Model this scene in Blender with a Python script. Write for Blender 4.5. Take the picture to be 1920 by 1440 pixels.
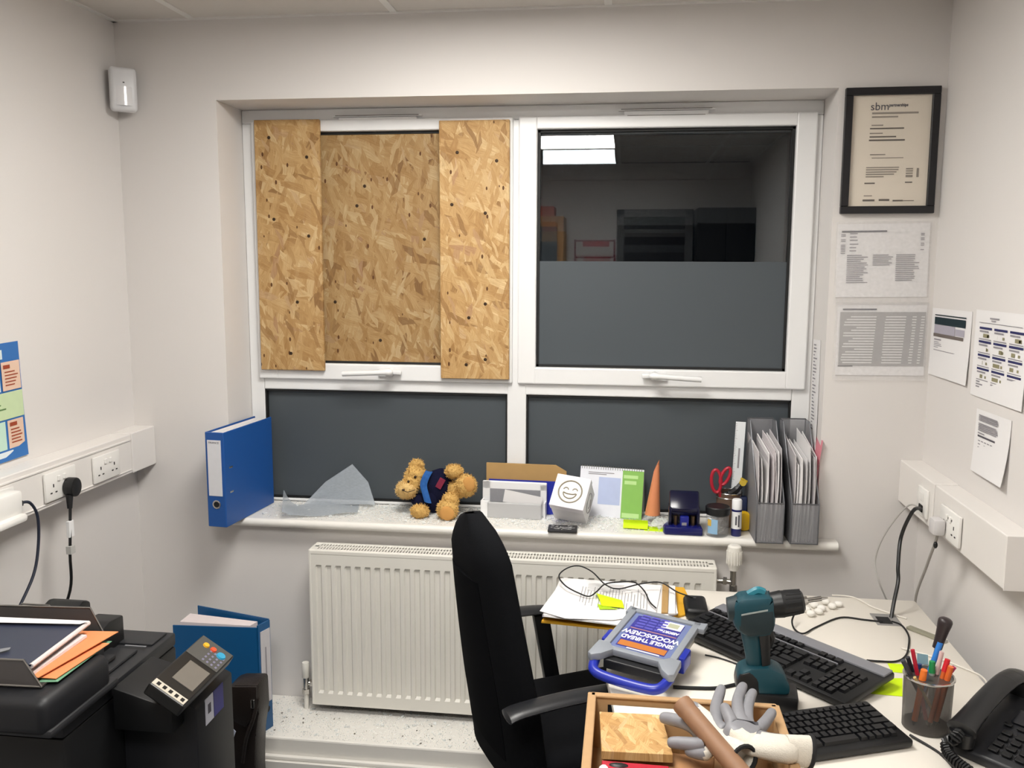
import bpy, bmesh, math, random
from mathutils import Vector, Matrix, noise
random.seed(7)
for o in list(bpy.data.objects): bpy.data.objects.remove(o)
C = bpy.context.scene.collection
S = bpy.context.scene
# ---------------- camera, world, exposure ----------------
FPX, YAW, PITCH, ROLL = 1660.28, .1273, .1338, .0044
CAM = Vector((0, -2.9786, 1.7395))
fw = Vector((-math.sin(YAW)*math.cos(PITCH), math.cos(YAW)*math.cos(PITCH), -math.sin(PITCH)))
r0 = Vector((math.cos(YAW), math.sin(YAW), 0)); u0 = r0.cross(fw)
cr = r0*math.cos(ROLL)+u0*math.sin(ROLL); cu = -r0*math.sin(ROLL)+u0*math.cos(ROLL)
cd = bpy.data.cameras.new('camera'); co = bpy.data.objects.new('camera', cd); C.objects.link(co)
cd.sensor_width = 36; cd.lens = 36*FPX/1920; cd.clip_start = .02
co.matrix_world = Matrix(((cr.x, cu.x, -fw.x, CAM.x), (cr.y, cu.y, -fw.y, CAM.y), (cr.z, cu.z, -fw.z, CAM.z), (0, 0, 0, 1)))
S.camera = co
w = bpy.data.worlds.new('night'); S.world = w; w.use_nodes = True
w.node_tree.nodes['Background'].inputs[0].default_value = (.02, .03, .05, 1)
w.node_tree.nodes['Background'].inputs[1].default_value = .02
S.view_settings.view_transform = 'Standard'; S.view_settings.look = 'None'
S.view_settings.gamma = 1; S.view_settings.use_curve_mapping = False
S.view_settings.exposure = 0.0
PANEL = 30          # emission of the ceiling light panels

def at(px, py, **k):
    """point of the place seen at a photo position, on the plane x=, y= or z="""
    d = fw+cr*((px-960)/FPX)+cu*((720-py)/FPX)
    a, c = list(k.items())[0]; i = 'xyz'.index(a)
    return CAM+d*((c-CAM[i])/d[i])

# ---------------- materials ----------------
def lin(h):
    if isinstance(h, str):
        h = [int(h[i:i+2], 16)/255 for i in (0, 2, 4)]
    return tuple(c/12.92 if c <= .04045 else ((c+.055)/1.055)**2.4 for c in h)
MATS = {}
def mat(name, col, rough=.5, metal=0, spec=.5, var=.04, scale=40, bump=0, bscale=200, emit=0, alpha=None, trans=0):
    if name in MATS: return MATS[name]
    m = bpy.data.materials.new(name); m.use_nodes = True; MATS[name] = m
    nt = m.node_tree; N = nt.nodes; L = nt.links; p = N['Principled BSDF']
    c = lin(col)
    tc = N.new('ShaderNodeTexCoord'); nz = N.new('ShaderNodeTexNoise'); nz.inputs['Scale'].default_value = scale
    L.new(tc.outputs['Object'], nz.inputs['Vector'])
    mx = N.new('ShaderNodeMix'); mx.data_type = 'RGBA'
    mx.inputs[6].default_value = tuple(min(1, x*(1-var)) for x in c)+(1,)
    mx.inputs[7].default_value = tuple(min(1, x*(1+var)) for x in c)+(1,)
    L.new(nz.outputs[0], mx.inputs[0]); L.new(mx.outputs[2], p.inputs['Base Color'])
    p.inputs['Roughness'].default_value = rough; p.inputs['Metallic'].default_value = metal
    p.inputs['Specular IOR Level'].default_value = spec
    if bump:
        n2 = N.new('ShaderNodeTexNoise'); n2.inputs['Scale'].default_value = bscale
        L.new(tc.outputs['Object'], n2.inputs['Vector'])
        b = N.new('ShaderNodeBump'); b.inputs['Strength'].default_value = bump; b.inputs['Distance'].default_value = .002
        L.new(n2.outputs[0], b.inputs['Height']); L.new(b.outputs[0], p.inputs['Normal'])
    if emit:
        p.inputs['Emission Color'].default_value = c+(1,); p.inputs['Emission Strength'].default_value = emit
    if alpha is not None:
        p.inputs['Alpha'].default_value = alpha
    if trans: p.inputs['Transmission Weight'].default_value = trans
    return m
WALL = mat('wall_paint', 'd8d4d1', .75, spec=.25, var=.012, scale=2.5, bump=.05, bscale=120)
CEIL = mat('ceiling_tile_white', 'cfcac4', .85, spec=.1, var=.02, scale=90, bump=.15, bscale=260)
GRID = mat('grid_white', 'dcdad6', .5)
UPVC = mat('white_upvc', 'e6e6e6', .3, var=.01)
GLOSSW = mat('white_gloss_paint', 'e4e1db', .3, var=.015, scale=6)
RADW = mat('radiator_enamel', 'e3e0d8', .35, var=.01)
TRUNK = mat('white_trunking', 'e2deda', .38, var=.01)
SOCK = mat('white_socket', 'e8e6e2', .28, var=.01)
BLACK = mat('black_plastic', '0f1012', .42, var=.1)
BLACKD = mat('black_dull', '0c0d0f', .65, var=.1)
DARKG = mat('charcoal_plastic', '1d1e22', .45, var=.08)
KEYM = mat('black_key', '0e0f12', .35, var=.12)
SILV = mat('silver_plastic', '8d8e94', .38, metal=.35, var=.03)
CHROME = mat('chrome', 'c8c6c2', .18, metal=1, var=.02)
WIRE = mat('dark_wire', '6c6862', .3, metal=.9, var=.05)
GASK = mat('black_gasket', '0d0d0e', .6)
FROST = mat('grey_frosted_film', '494f54', .55, spec=.35, var=.025, scale=1.6)
PAPER = mat('white_paper', 'e4e2e2', .7, spec=.2, var=.012, scale=14)
PAPERC = mat('cream_paper', 'd9cfc0', .6, spec=.2, var=.01)
INK = mat('grey_ink', '55535a', .8, spec=.1)
INKL = mat('light_grey_ink', '908d92', .8, spec=.1)
INKM = mat('table_grey_ink', 'a3a1a0', .8, spec=.1)
INKB = mat('navy_ink', '35365f', .8, spec=.1)
INKD = mat('dark_teal_ink', '243238', .7, spec=.1)
INKR = mat('brown_ink', '9c4a34', .8, spec=.1)
WOODL = mat('pale_wood', 'b98a5a', .6, var=.12, scale=25)
CARDB = mat('brown_card', 'b2905f', .8, spec=.15, var=.05, scale=30)
CARDL = mat('box_card', 'bd9a70', .8, spec=.15, var=.07, scale=45)
BLUEF = mat('blue_file_board', '174f96', .42, var=.03, scale=60)
TEALF = mat('teal_blue_file_board', '0d5488', .42, var=.03, scale=60)
NEON = mat('neon_yellow_paper', 'cbea1c', .65, spec=.2, var=.02)
FABB = mat('black_fabric', '0d0e11', .92, spec=.12, var=.25, scale=300, bump=.3, bscale=500)
NAVYP = mat('navy_plastic', '11165a', .25, var=.05)
MIXG = mat('mesh_grey', '9a9a9e', .5, metal=.15, alpha=.48, var=.12, scale=900)
MIXP = mat('mesh_silver', '5e5a57', .45, metal=.5, alpha=.68, var=.15, scale=900)
GLUE = mat('white_plastic', 'e9e9ea', .35, var=.01)
PURP = mat('deep_blue_plastic', '202f9e', .32, var=.04)
TEAL = mat('teal_plastic', '0c3f4b', .45, var=.05)
CLEARG = mat('smoky_clear_plastic', 'a8acb6', .25, var=.02, trans=0)
RED = mat('red_plastic', 'b01f33', .35)
YEL = mat('yellow_plastic', 'e2b50f', .4)
ORANGE = mat('orange_paper', 'e08a58', .7, var=.03)

def glass_mat(name='window_glass', tint=(.9, .93, .95, 1), fac=None):
    m = bpy.data.materials.new(name); m.use_nodes = True; nt = m.node_tree; N = nt.nodes; L = nt.links
    N.remove(N['Principled BSDF'])
    t = N.new('ShaderNodeBsdfTransparent'); g = N.new('ShaderNodeBsdfGlossy'); g.inputs['Roughness'].default_value = 0
    t.inputs[0].default_value = tint
    f = N.new('ShaderNodeFresnel'); f.inputs[0].default_value = 1.6
    mx = N.new('ShaderNodeMixShader'); mx.inputs[0].default_value = fac or .1
    if fac is None: L.new(f.outputs[0], mx.inputs[0])
    L.new(t.outputs[0], mx.inputs[1]); L.new(g.outputs[0], mx.inputs[2])
    L.new(mx.outputs[0], N['Material Output'].inputs[0]); return m
GLASS = glass_mat(); CGLASS = glass_mat('frame_glass', (1, 1, 1, 1), .03)
def clear_mat(name, col, fac=.35, rough=.3):
    m = bpy.data.materials.new(name); m.use_nodes = True; nt = m.node_tree; N = nt.nodes; L = nt.links
    p = N['Principled BSDF']; p.inputs['Base Color'].default_value = lin(col)+(1,); p.inputs['Roughness'].default_value = rough
    nz = N.new('ShaderNodeTexNoise'); nz.inputs['Scale'].default_value = 25
    t = N.new('ShaderNodeBsdfTransparent'); mx = N.new('ShaderNodeMixShader')
    mr = N.new('ShaderNodeMapRange'); mr.inputs[3].default_value = fac-.07; mr.inputs[4].default_value = fac+.07
    L.new(nz.outputs[0], mr.inputs[0]); L.new(mr.outputs[0], mx.inputs[0])
    L.new(t.outputs[0], mx.inputs[1]); L.new(p.outputs[0], mx.inputs[2]); L.new(mx.outputs[0], N['Material Output'].inputs[0])
    return m
SHARD = clear_mat('broken_glass', 'f4f8f8', .36, .5)
FSHARD = clear_mat('frosted_broken_glass', 'bcc4cc', .42, .4)
JARM = clear_mat('clear_jar', 'c4c8cc', .25, .1)

def osb_mat(name, tint=1.0, seed=0.0):
    m = bpy.data.materials.new(name); m.use_nodes = True; nt = m.node_tree; N = nt.nodes; L = nt.links
    p = N['Principled BSDF']; p.inputs['Roughness'].default_value = .6; p.inputs['Specular IOR Level'].default_value = .25
    tc = N.new('ShaderNodeTexCoord')
    def ramp(stops):
        r = N.new('ShaderNodeValToRGB'); e = r.color_ramp.elements
        while len(e) < len(stops): e.new(.5)
        for el, (pos, c) in zip(e, stops):
            el.position = pos; el.color = tuple(x*tint for x in lin(c))+(1,)
        return r
    cur = None
    for k, (ang, sx, sz) in enumerate([(.15, 34, 8), (-.6, 40, 10), (.75, 44, 11), (-.12, 50, 10), (1.2, 46, 13), (-.3, 70, 15), (.4, 80, 17)]):
        mp = N.new('ShaderNodeMapping'); mp.inputs['Rotation'].default_value = (0, ang, 0)
        mp.inputs['Location'].default_value = (seed+k*3.7, 0, seed*.7+k*1.3)
        ns = N.new('ShaderNodeTexNoise'); ns.inputs['Scale'].default_value = 9; L.new(tc.outputs['Object'], ns.inputs['Vector'])
        ad = N.new('ShaderNodeMix'); ad.data_type = 'VECTOR'; ad.inputs[0].default_value = .035
        L.new(tc.outputs['Object'], ad.inputs[4]); L.new(ns.outputs[1], ad.inputs[5])
        L.new(ad.outputs[1], mp.inputs['Vector'])
        sc = N.new('ShaderNodeMapping'); sc.inputs['Scale'].default_value = (sx, 1, sz); L.new(mp.outputs[0], sc.inputs['Vector'])
        v = N.new('ShaderNodeTexVoronoi'); v.inputs['Scale'].default_value = 1; L.new(sc.outputs[0], v.inputs['Vector'])
        sep = N.new('ShaderNodeSeparateColor'); L.new(v.outputs['Color'], sep.inputs[0])
        r = ramp([(0, '8f6c45'), (.1, 'ae8857'), (.4, 'be9b69'), (.75, 'c8a776'), (.94, 'd8be92'), (1, 'b08a68')])
        L.new(sep.outputs[0], r.inputs[0])
        fn = N.new('ShaderNodeTexNoise'); fn.inputs['Scale'].default_value = 3; fn.inputs['Detail'].default_value = 6
        fs = N.new('ShaderNodeMapping'); fs.inputs['Scale'].default_value = (14, 1, 1.2); L.new(sc.outputs[0], fs.inputs['Vector']); fs.inputs['Scale'].default_value = (3, 1, .6)
        L.new(fs.outputs[0], fn.inputs['Vector'])
        fm = N.new('ShaderNodeMix'); fm.data_type = 'RGBA'; fm.blend_type = 'MULTIPLY'; fm.inputs[0].default_value = .75
        fr = ramp([(.3, 'c9b8a0'), (.65, 'ffffff')])
        L.new(fn.outputs[0], fr.inputs[0]); L.new(r.outputs[0], fm.inputs[6]); L.new(fr.outputs[0], fm.inputs[7])
        if cur is None: cur = fm.outputs[2]
        else:
            th = N.new('ShaderNodeMath'); th.operation = 'GREATER_THAN'; th.inputs[1].default_value = .5 if k < 5 else .8
            L.new(sep.outputs[1], th.inputs[0])
            mx = N.new('ShaderNodeMix'); mx.data_type = 'RGBA'; sf = N.new('ShaderNodeMath'); sf.operation = 'MULTIPLY'; sf.inputs[1].default_value = .8; L.new(th.outputs[0], sf.inputs[0]); L.new(sf.outputs[0], mx.inputs[0]); L.new(cur, mx.inputs[6]); L.new(fm.outputs[2], mx.inputs[7])
            cur = mx.outputs[2]
    # dark gaps between strands
    mp = N.new('ShaderNodeMapping'); mp.inputs['Rotation'].default_value = (0, -.4, 0); mp.inputs['Scale'].default_value = (45, 1, 22); mp.inputs['Location'].default_value = (seed*2, 0, seed)
    L.new(tc.outputs['Object'], mp.inputs['Vector'])
    v = N.new('ShaderNodeTexVoronoi'); v.inputs['Scale'].default_value = 1; L.new(mp.outputs[0], v.inputs['Vector'])
    sep = N.new('ShaderNodeSeparateColor'); L.new(v.outputs['Color'], sep.inputs[0])
    a = N.new('ShaderNodeMath'); a.operation = 'LESS_THAN'; a.inputs[1].default_value = .17; L.new(v.outputs['Distance'], a.inputs[0])
    b = N.new('ShaderNodeMath'); b.operation = 'GREATER_THAN'; b.inputs[1].default_value = .8; L.new(sep.outputs[2], b.inputs[0])
    ab = N.new('ShaderNodeMath'); ab.operation = 'MULTIPLY'; L.new(a.outputs[0], ab.inputs[0]); L.new(b.outputs[0], ab.inputs[1])
    mx = N.new('ShaderNodeMix'); mx.data_type = 'RGBA'; mx.inputs[7].default_value = lin('5a3a1e')+(1,)
    L.new(ab.outputs[0], mx.inputs[0]); L.new(cur, mx.inputs[6]); L.new(mx.outputs[2], p.inputs['Base Color'])
    bp = N.new('ShaderNodeBump'); bp.inputs['Strength'].default_value = .25; bp.inputs['Distance'].default_value = .002
    bw = N.new('ShaderNodeRGBToBW'); L.new(cur, bw.inputs[0]); L.new(bw.outputs[0], bp.inputs['Height']); L.new(bp.outputs[0], p.inputs['Normal'])
    return m

# ---------------- mesh builder ----------------
class MB:
    def __init__(s): s.b = bmesh.new()
    def add(s, t, M=None):
        if M is not None: bmesh.ops.transform(t, matrix=M, verts=t.verts)
        me = bpy.data.meshes.new('tmp'); t.to_mesh(me); t.free(); s.b.from_mesh(me); bpy.data.meshes.remove(me); return s
    def box(s, x0, x1, y0, y1, z0, z1, bev=0, M=None, seg=2):
        t = bmesh.new(); bmesh.ops.create_cube(t, size=1)
        for v in t.verts: v.co = Vector((x0+(v.co.x+.5)*(x1-x0), y0+(v.co.y+.5)*(y1-y0), z0+(v.co.z+.5)*(z1-z0)))
        if bev: bmesh.ops.bevel(t, geom=t.edges[:], offset=bev, segments=seg, affect='EDGES', profile=.5)
        return s.add(t, M)
    def cyl(s, a, b, r, r2=None, n=16, cap=True):
        a = Vector(a); b = Vector(b); d = b-a; t = bmesh.new()
        bmesh.ops.create_cone(t, cap_ends=cap, segments=n, radius1=r, radius2=r if r2 is None else r2, depth=d.length)
        M = Matrix.Translation((a+b)/2) @ d.to_track_quat('Z', 'Y').to_matrix().to_4x4()
        return s.add(t, M)
    def sph(s, c, r, n=2, M=None, nz=0, sc=20):
        t = bmesh.new(); bmesh.ops.create_icosphere(t, subdivisions=n, radius=1)
        r = Vector(r) if hasattr(r, '__len__') else Vector((r, r, r))
        for v in t.verts:
            k = 1+nz*noise.noise(v.co*sc*.1+Vector(c)*7) if nz else 1
            v.co = Vector((v.co.x*r.x*k, v.co.y*r.y*k, v.co.z*r.z*k))
        if M is not None: bmesh.ops.transform(t, matrix=M, verts=t.verts)
        return s.add(t, Matrix.Translation(c))
    def tube(s, pts, r, n=8, smooth=True, closed=False):
        P = [Vector(p) for p in pts]
        if smooth and len(P) > 2: P = spline(P, closed)
        R = r if hasattr(r, '__len__') else [r]*len(P)
        if len(R) != len(P): R = [R[min(len(R)-1, int(i*len(R)/len(P)))] for i in range(len(P))]
        t = bmesh.new(); rings = []; up = None
        for i, p in enumerate(P):
            d = (P[(i+1) % len(P)] if (closed or i < len(P)-1) else p)-(P[i-1] if (closed or i > 0) else p)
            if d.length < 1e-9: d = Vector((0, 0, 1))
            d.normalize()
            if up is None: up = d.orthogonal().normalized()
            up = (up-d*up.dot(d)); up = up.normalized() if up.length > 1e-6 else d.orthogonal().normalized()
            sd = d.cross(up)
            rings.append([t.verts.new(p+(up*math.cos(2*math.pi*j/n)+sd*math.sin(2*math.pi*j/n))*R[i]) for j in range(n)])
        for i in range(len(P)-(0 if closed else 1)):
            A, B = rings[i], rings[(i+1) % len(P)]
            for j in range(n): t.faces.new((A[j], A[(j+1) % n], B[(j+1) % n], B[j]))
        if not closed:
            t.faces.new(rings[0][::-1]); t.faces.new(rings[-1])
        return s.add(t)
    def lathe(s, prof, c=(0, 0, 0), n=24, M=None):
        t = bmesh.new(); rings = [[t.verts.new((r*math.cos(2*math.pi*j/n), r*math.sin(2*math.pi*j/n), z)) for j in range(n)] for r, z in prof]
        for A, B in zip(rings, rings[1:]):
            for j in range(n): t.faces.new((A[j], A[(j+1) % n], B[(j+1) % n], B[j]))
        if prof[0][0] > 1e-5: t.faces.new(rings[0][::-1])
        if prof[-1][0] > 1e-5: t.faces.new(rings[-1])
        bmesh.ops.remove_doubles(t, verts=t.verts, dist=1e-6)
        return s.add(t, Matrix.Translation(c) @ (M or Matrix()))
    def prism(s, pts, vec, M=None, bev=0):
        """polygon (3D points) extruded along vec"""
        t = bmesh.new(); vec = Vector(vec)
        A = [t.verts.new(Vector(p)) for p in pts]; B = [t.verts.new(Vector(p)+vec) for p in pts]; n = len(A)
        t.faces.new(A[::-1]); t.faces.new(B)
        for i in range(n): t.faces.new((A[i], A[(i+1) % n], B[(i+1) % n], B[i]))
        bmesh.ops.recalc_face_normals(t, faces=t.faces)
        if bev: bmesh.ops.bevel(t, geom=t.edges[:], offset=bev, segments=2, affect='EDGES', profile=.5)
        return s.add(t, M)
    def quad(s, *p):
        s.b.faces.new([s.b.verts.new(Vector(q)) for q in p]); return s
    def grid(s, f, nu, nv, th=0, closeu=False):
        """surface f(u,v); th gives it a thickness along its normal"""
        t = bmesh.new(); V = [[t.verts.new(Vector(f(i/nu, j/nv))) for j in range(nv+1)] for i in range(nu+1)]
        for i in range(nu):
            for j in range(nv): t.faces.new((V[i][j], V[i+1][j], V[i+1][j+1], V[i][j+1]))
        if closeu: bmesh.ops.remove_doubles(t, verts=t.verts, dist=1e-5)
        if th:
            bmesh.ops.recalc_face_normals(t, faces=t.faces)
            bmesh.ops.solidify(t, geom=t.faces[:], thickness=th)
        return s.add(t)
def spline(P, closed=False, k=6):
    out = []; n = len(P)
    for i in range(n if closed else n-1):
        p0 = P[(i-1) % n] if (closed or i > 0) else P[i]; p1 = P[i]; p2 = P[(i+1) % n]
        p3 = P[(i+2) % n] if (closed or i+2 < n) else p2
        for j in range(k):
            u = j/k
            out.append(.5*((2*p1)+(p2-p0)*u+(2*p0-5*p1+4*p2-p3)*u*u+(3*p1-p0-3*p2+p3)*u**3))
    if not closed: out.append(P[-1])
    return out
WM = {}
def tag(o, label=None, cat=None, group=None, kind=None):
    if label: o['label'] = label
    if cat: o['category'] = cat
    if group: o['group'] = group
    if kind: o['kind'] = kind
    return o
def thing(name, label, cat, loc=(0, 0, 0), rotz=0, group=None, kind=None, M=None):
    o = bpy.data.objects.new(name, None); C.objects.link(o); o.empty_display_size = .05
    if M is None: M = Matrix.Translation(Vector(loc)) @ Matrix.Rotation(rotz, 4, 'Z')
    o.location = M.to_translation(); o.rotation_euler = M.to_euler()
    WM[o.name] = M
    return tag(o, label, cat, group, kind)
def ob(name, mb, m, parent=None, smooth=False, label=None, cat=None, group=None, kind=None, world=False):
    """one mesh object; world=True: the mesh was drawn in room coordinates"""
    me = bpy.data.meshes.new(name)
    if isinstance(mb, MB):
        bmesh.ops.recalc_face_normals(mb.b, faces=mb.b.faces); mb.b.to_mesh(me); mb.b.free()
    else: me = mb
    for mm in (m if isinstance(m, (list, tuple)) else [m]): me.materials.append(mm)
    o = bpy.data.objects.new(name, me); C.objects.link(o)
    if smooth:
        for p in me.polygons: p.use_smooth = True
        try: me.set_sharp_from_angle(angle=math.radians(38))
        except Exception: pass
    if parent:
        o.parent = parent; M = WM[parent.name]
        if world: me.transform(M.inverted())
        WM[o.name] = M
    else:
        # put the origin at the base of the thing
        if me.vertices and kind != 'structure':
            vs = [v.co for v in me.vertices]
            c = Vector((sum(v.x for v in vs)/len(vs), sum(v.y for v in vs)/len(vs), min(v.z for v in vs)))
            me.transform(Matrix.Translation(-c)); o.location = c; WM[o.name] = Matrix.Translation(c)
        else: WM[o.name] = Matrix()
    return tag(o, label, cat, group, kind)
def dup(root, M, label=None):
    r = root.copy(); C.objects.link(r); r.location = M.to_translation(); r.rotation_euler = M.to_euler(); WM[r.name] = M
    if label: r['label'] = label
    for ch in list(root.children):
        c = ch.copy(); C.objects.link(c); c.parent = r; WM[c.name] = M
        for g in ch.children:
            d = g.copy(); C.objects.link(d); d.parent = c; WM[d.name] = M
    return r
def frame(o, ux, uy):
    ux = Vector(ux).normalized(); uz = ux.cross(Vector(uy)).normalized(); uy = uz.cross(ux)
    return Matrix(((ux.x, uy.x, uz.x, o[0]), (ux.y, uy.y, uz.y, o[1]), (ux.z, uy.z, uz.z, o[2]), (0, 0, 0, 1)))
def text(name, s, size, M, m, parent, align='CENTER', bold=0, sx=1, extr=.0002):
    """flat lettering on the plane of M (x right, y up), joined to a thing"""
    cv = bpy.data.curves.new(name, 'FONT'); cv.body = s; cv.size = size; cv.align_x = align; cv.align_y = 'CENTER'; cv.offset = bold; cv.extrude = extr
    cv.resolution_u = 3
    t = bpy.data.objects.new('t', cv); C.objects.link(t)
    dg = bpy.context.evaluated_depsgraph_get(); me = bpy.data.meshes.new_from_object(t.evaluated_get(dg))
    bpy.data.objects.remove(t); me.transform(M @ Matrix.Diagonal((sx, 1, 1, 1)))
    me.materials.clear()
    return ob(name, me, m, parent, world=True)
def sheet_frame(tl, tr, bl):
    """local frame on a sheet: x right, y up, origin at the bottom left"""
    tl, tr, bl = Vector(tl), Vector(tr), Vector(bl)
    return frame(bl, tr-tl, tl-bl), (tr-tl).length, (tl-bl).length
def rects(mb, M, lst, lift=.0008):
    for u0, v0, u1, v1 in lst:
        mb.quad(*[M @ Vector((u, v, lift)) for u, v in ((u0, v0), (u1, v0), (u1, v1), (u0, v1))])
    return mb
def lines(x0, y1, w, n, dy, h, ragged=.35):
    return [(x0, y1-i*dy-h, x0+w*(1-ragged*random.random()), y1-i*dy) for i in range(n)]

# ================= the room =================
XL, XR, ZC, YB = -1.7675, .9699, 2.559, -4.0
RX0, RX1, RZ, SZ = -1.407, .6473, 2.2936, .836
def struct(name, mb, m, parent=None, **k):
    return ob(name, mb, m, parent, kind=None if parent else 'structure', **k)
CARPET = mat('grey_carpet', '5a5c60', .95, spec=.05, var=.25, scale=400, bump=.4, bscale=500)
struct('floor', MB().box(XL-.1, XR+.1, YB-.1, .3, -.06, 0), CARPET)
m = MB()
m.box(XL-.1, RX0, 0, .3, 0, ZC); m.box(RX1, XR+.1, 0, .3, 0, ZC); m.box(RX0, RX1, 0, .3, RZ, ZC); m.box(RX0, RX1, 0, .3, 0, SZ-.03)
struct('wall_back', m, WALL)
struct('wall_left', MB().box(XL-.1, XL, YB-.1, 0, 0, ZC), WALL)
struct('wall_right', MB().box(XR, XR+.1, YB-.1, 0, 0, ZC), WALL)
struct('wall_front', MB().box(XL-.1, XR+.1, YB-.1, YB, 0, ZC), WALL)
cl = struct('ceiling', MB().box(XL-.1, XR+.1, YB-.1, .3, ZC+.02, ZC+.1), CEIL)
xs = [XL]+[-1.476+.7*i for i in range(4)]+[XR]; ys = [0, -.6, -1.3, -2.0, -2.3, -3.0, -3.7, YB]
LIGHTS = [(-.4265, -.95), (-.4265, -2.65)]
g = MB()
for x in xs[1:-1]: g.box(x-.012, x+.012, YB, 0, ZC-.001, ZC+.012)
for y in ys[1:-1]: g.box(XL, XR, y-.012, y+.012, ZC-.0012, ZC+.012)
g.box(XL, XR, -.018, 0, ZC-.002, ZC+.012); g.box(XL, XL+.018, YB, 0, ZC-.002, ZC+.012); g.box(XR-.018, XR, YB, 0, ZC-.002, ZC+.012)
struct('ceiling_grid', g, GRID, cl)
for i in range(len(xs)-1):
    for j in range(len(ys)-1):
        cx, cy = (xs[i]+xs[i+1])/2, (ys[j]+ys[j+1])/2
        if any(abs(cx-a) < .1 and abs(cy-b) < .1 for a, b in LIGHTS): continue
        struct('ceiling_tile', MB().box(xs[i]+.008, xs[i+1]-.008, ys[j+1]+.008, ys[j]-.008, ZC+.003, ZC+.018, .002, seg=1), CEIL, cl)
DIFF = mat('lit_diffuser', 'fefbf5', .5, emit=PANEL, var=0)
for i, (x, y) in enumerate(LIGHTS):
    t = thing('ceiling_light', ['square white ceiling light panel nearer the window', 'square white ceiling light panel above the camera, mirrored in the dark window'][i], 'ceiling light', (x, y, ZC))
    f = MB()
    for a in ((-.345, .345, -.345, -.32), (-.345, .345, .32, .345), (-.345, -.32, -.32, .32), (.32, .345, -.32, .32)): f.box(a[0]*1.02, a[1]*1.02, a[2]*1.02, a[3]*1.02, -.012, .014)
    ob('light_frame', f, GRID, t); ob('diffuser', MB().box(-.326, .326, -.326, .326, -.008, .012), DIFF, t)
# window sill board and its rounded nose
m = MB(); m.box(RX0, RX1, -.001, .2, SZ-.03, SZ); m.box(-1.47, .71, -.036, -.001, SZ-.03, SZ)
m.cyl((-1.47, -.036, SZ-.015), (.71, -.036, SZ-.015), .015, n=20)
struct('trim_1', m, GLOSSW, smooth=True)
# boxed pipe ledge along the bottom of the wall and the skirting on it
struct('trim_2', MB().box(XL, XR, -.29, 0, 0, .15, .006), GLOSSW)
m = MB(); m.box(XL, XR, -.318, -.2901, 0, .078); m.box(XL, XR, -.308, -.2901, .078, .092, .004)
struct('baseboard_back', m, GLOSSW, smooth=True)
struct('baseboard_left', MB().box(XL, XL+.018, YB, -.318, 0, .1, .004), GLOSSW)
struct('baseboard_right', MB().box(XR-.018, XR, YB, -.318, 0, .1, .004), GLOSSW)

# ---------------- window ----------------
FY = .2
win = thing('window_1', None, None, (0, FY, SZ)); win['kind'] = 'structure'
m = MB(); B = .004
m.box(RX0+.0005, -1.352, FY, .299, SZ+.0005, 2.2449, B); m.box(.584, RX1-.0005, FY, .299, SZ+.0005, 2.2449, B)
m.box(RX0+.0005, RX1-.0005, FY-.0005, .2985, 2.245, RZ-.0005, B); m.box(-1.3519, .5839, FY+.001, .298, SZ+.0005, SZ+.013, B)
m.box(-.424, -.354, FY-.004, .297, SZ+.001, 2.2448, B); m.box(-1.3515, .5835, FY-.002, .2975, 1.27, 1.325, B)
m.box(-1.36, .59, .24, .296, 2.2, 2.25)
ob('window_frame', m, UPVC, win, world=True)
def sash(x0, x1, gx0, gx1, gz0, gz1, name):
    m = MB(); z0, z1 = 1.312, 2.252; y0, y1 = FY-.018, .235
    m.box(x0, gx0, y0, y1, z0, z1, .005); m.box(gx1, x1, y0, y1, z0, z1, .005)
    m.box(gx0-.004, gx1+.004, y0, y1, gz1, z1, .005); m.box(gx0-.004, gx1+.004, y0, y1, z0, gz0, .005)
    o = ob(name, m, UPVC, win, world=True)
    k = MB(); y0 = .205; e = .009
    k.box(gx0-.002, gx0+e, y0, .24, gz0, gz1); k.box(gx1-e, gx1+.002, y0, .24, gz0, gz1); k.box(gx0, gx1, y0, .24, gz1-e, gz1+.002); k.box(gx0, gx1, y0, .24, gz0-.002, gz0+e)
    ob('gasket', k, GASK, o, world=True)
    return o
sl = sash(-1.365, -.405, -1.29, -.48, 1.372, 2.212, 'opening_sash')
sr = sash(-.385, .625, -.3194, .5576, 1.373, 2.209, 'opening_sash')
for x0, x1 in ((-1.352, -.424), (-.354, .584)):
    k = MB(); y0, y1, e = .203, .235, .006; z0, z1 = SZ+.012, 1.2695
    k.box(x0, x0+e, y0, y1, z0, z1); k.box(x1-e, x1, y0, y1, z0, z1); k.box(x0, x1, y0, y1, z1-e, z1); k.box(x0, x1, y0, y1, z0, z0+e)
    ob('gasket', k, GASK, win, world=True)
    ob('frosted_pane', MB().box(x0+.003, x1-.003, .222, .232, z0+.002, z1-.002), FROST, win, world=True)
ob('glass_pane', MB().box(-.325, .563, .214, .218, 1.37, 2.213), GLASS, sr, world=True, label='clear inner pane of right sash')
R2 = Matrix.Translation((.12, .25, 1.79)) @ Matrix.Rotation(-.0148, 4, 'X') @ Matrix.Rotation(-.001, 4, 'Z') @ Matrix.Translation((-.12, -.25, -1.79))
ob('glass_pane', MB().box(-.325, .563, .248, .252, 1.37, 2.213, M=R2), GLASS, sr, world=True, label='outer pane of right sash')
ob('frosted_film', MB().box(-.3194, .5576, .2105, .2135, 1.375, 1.753), FROST, sr, world=True, label='grey frosted film on lower half of glass')
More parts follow.
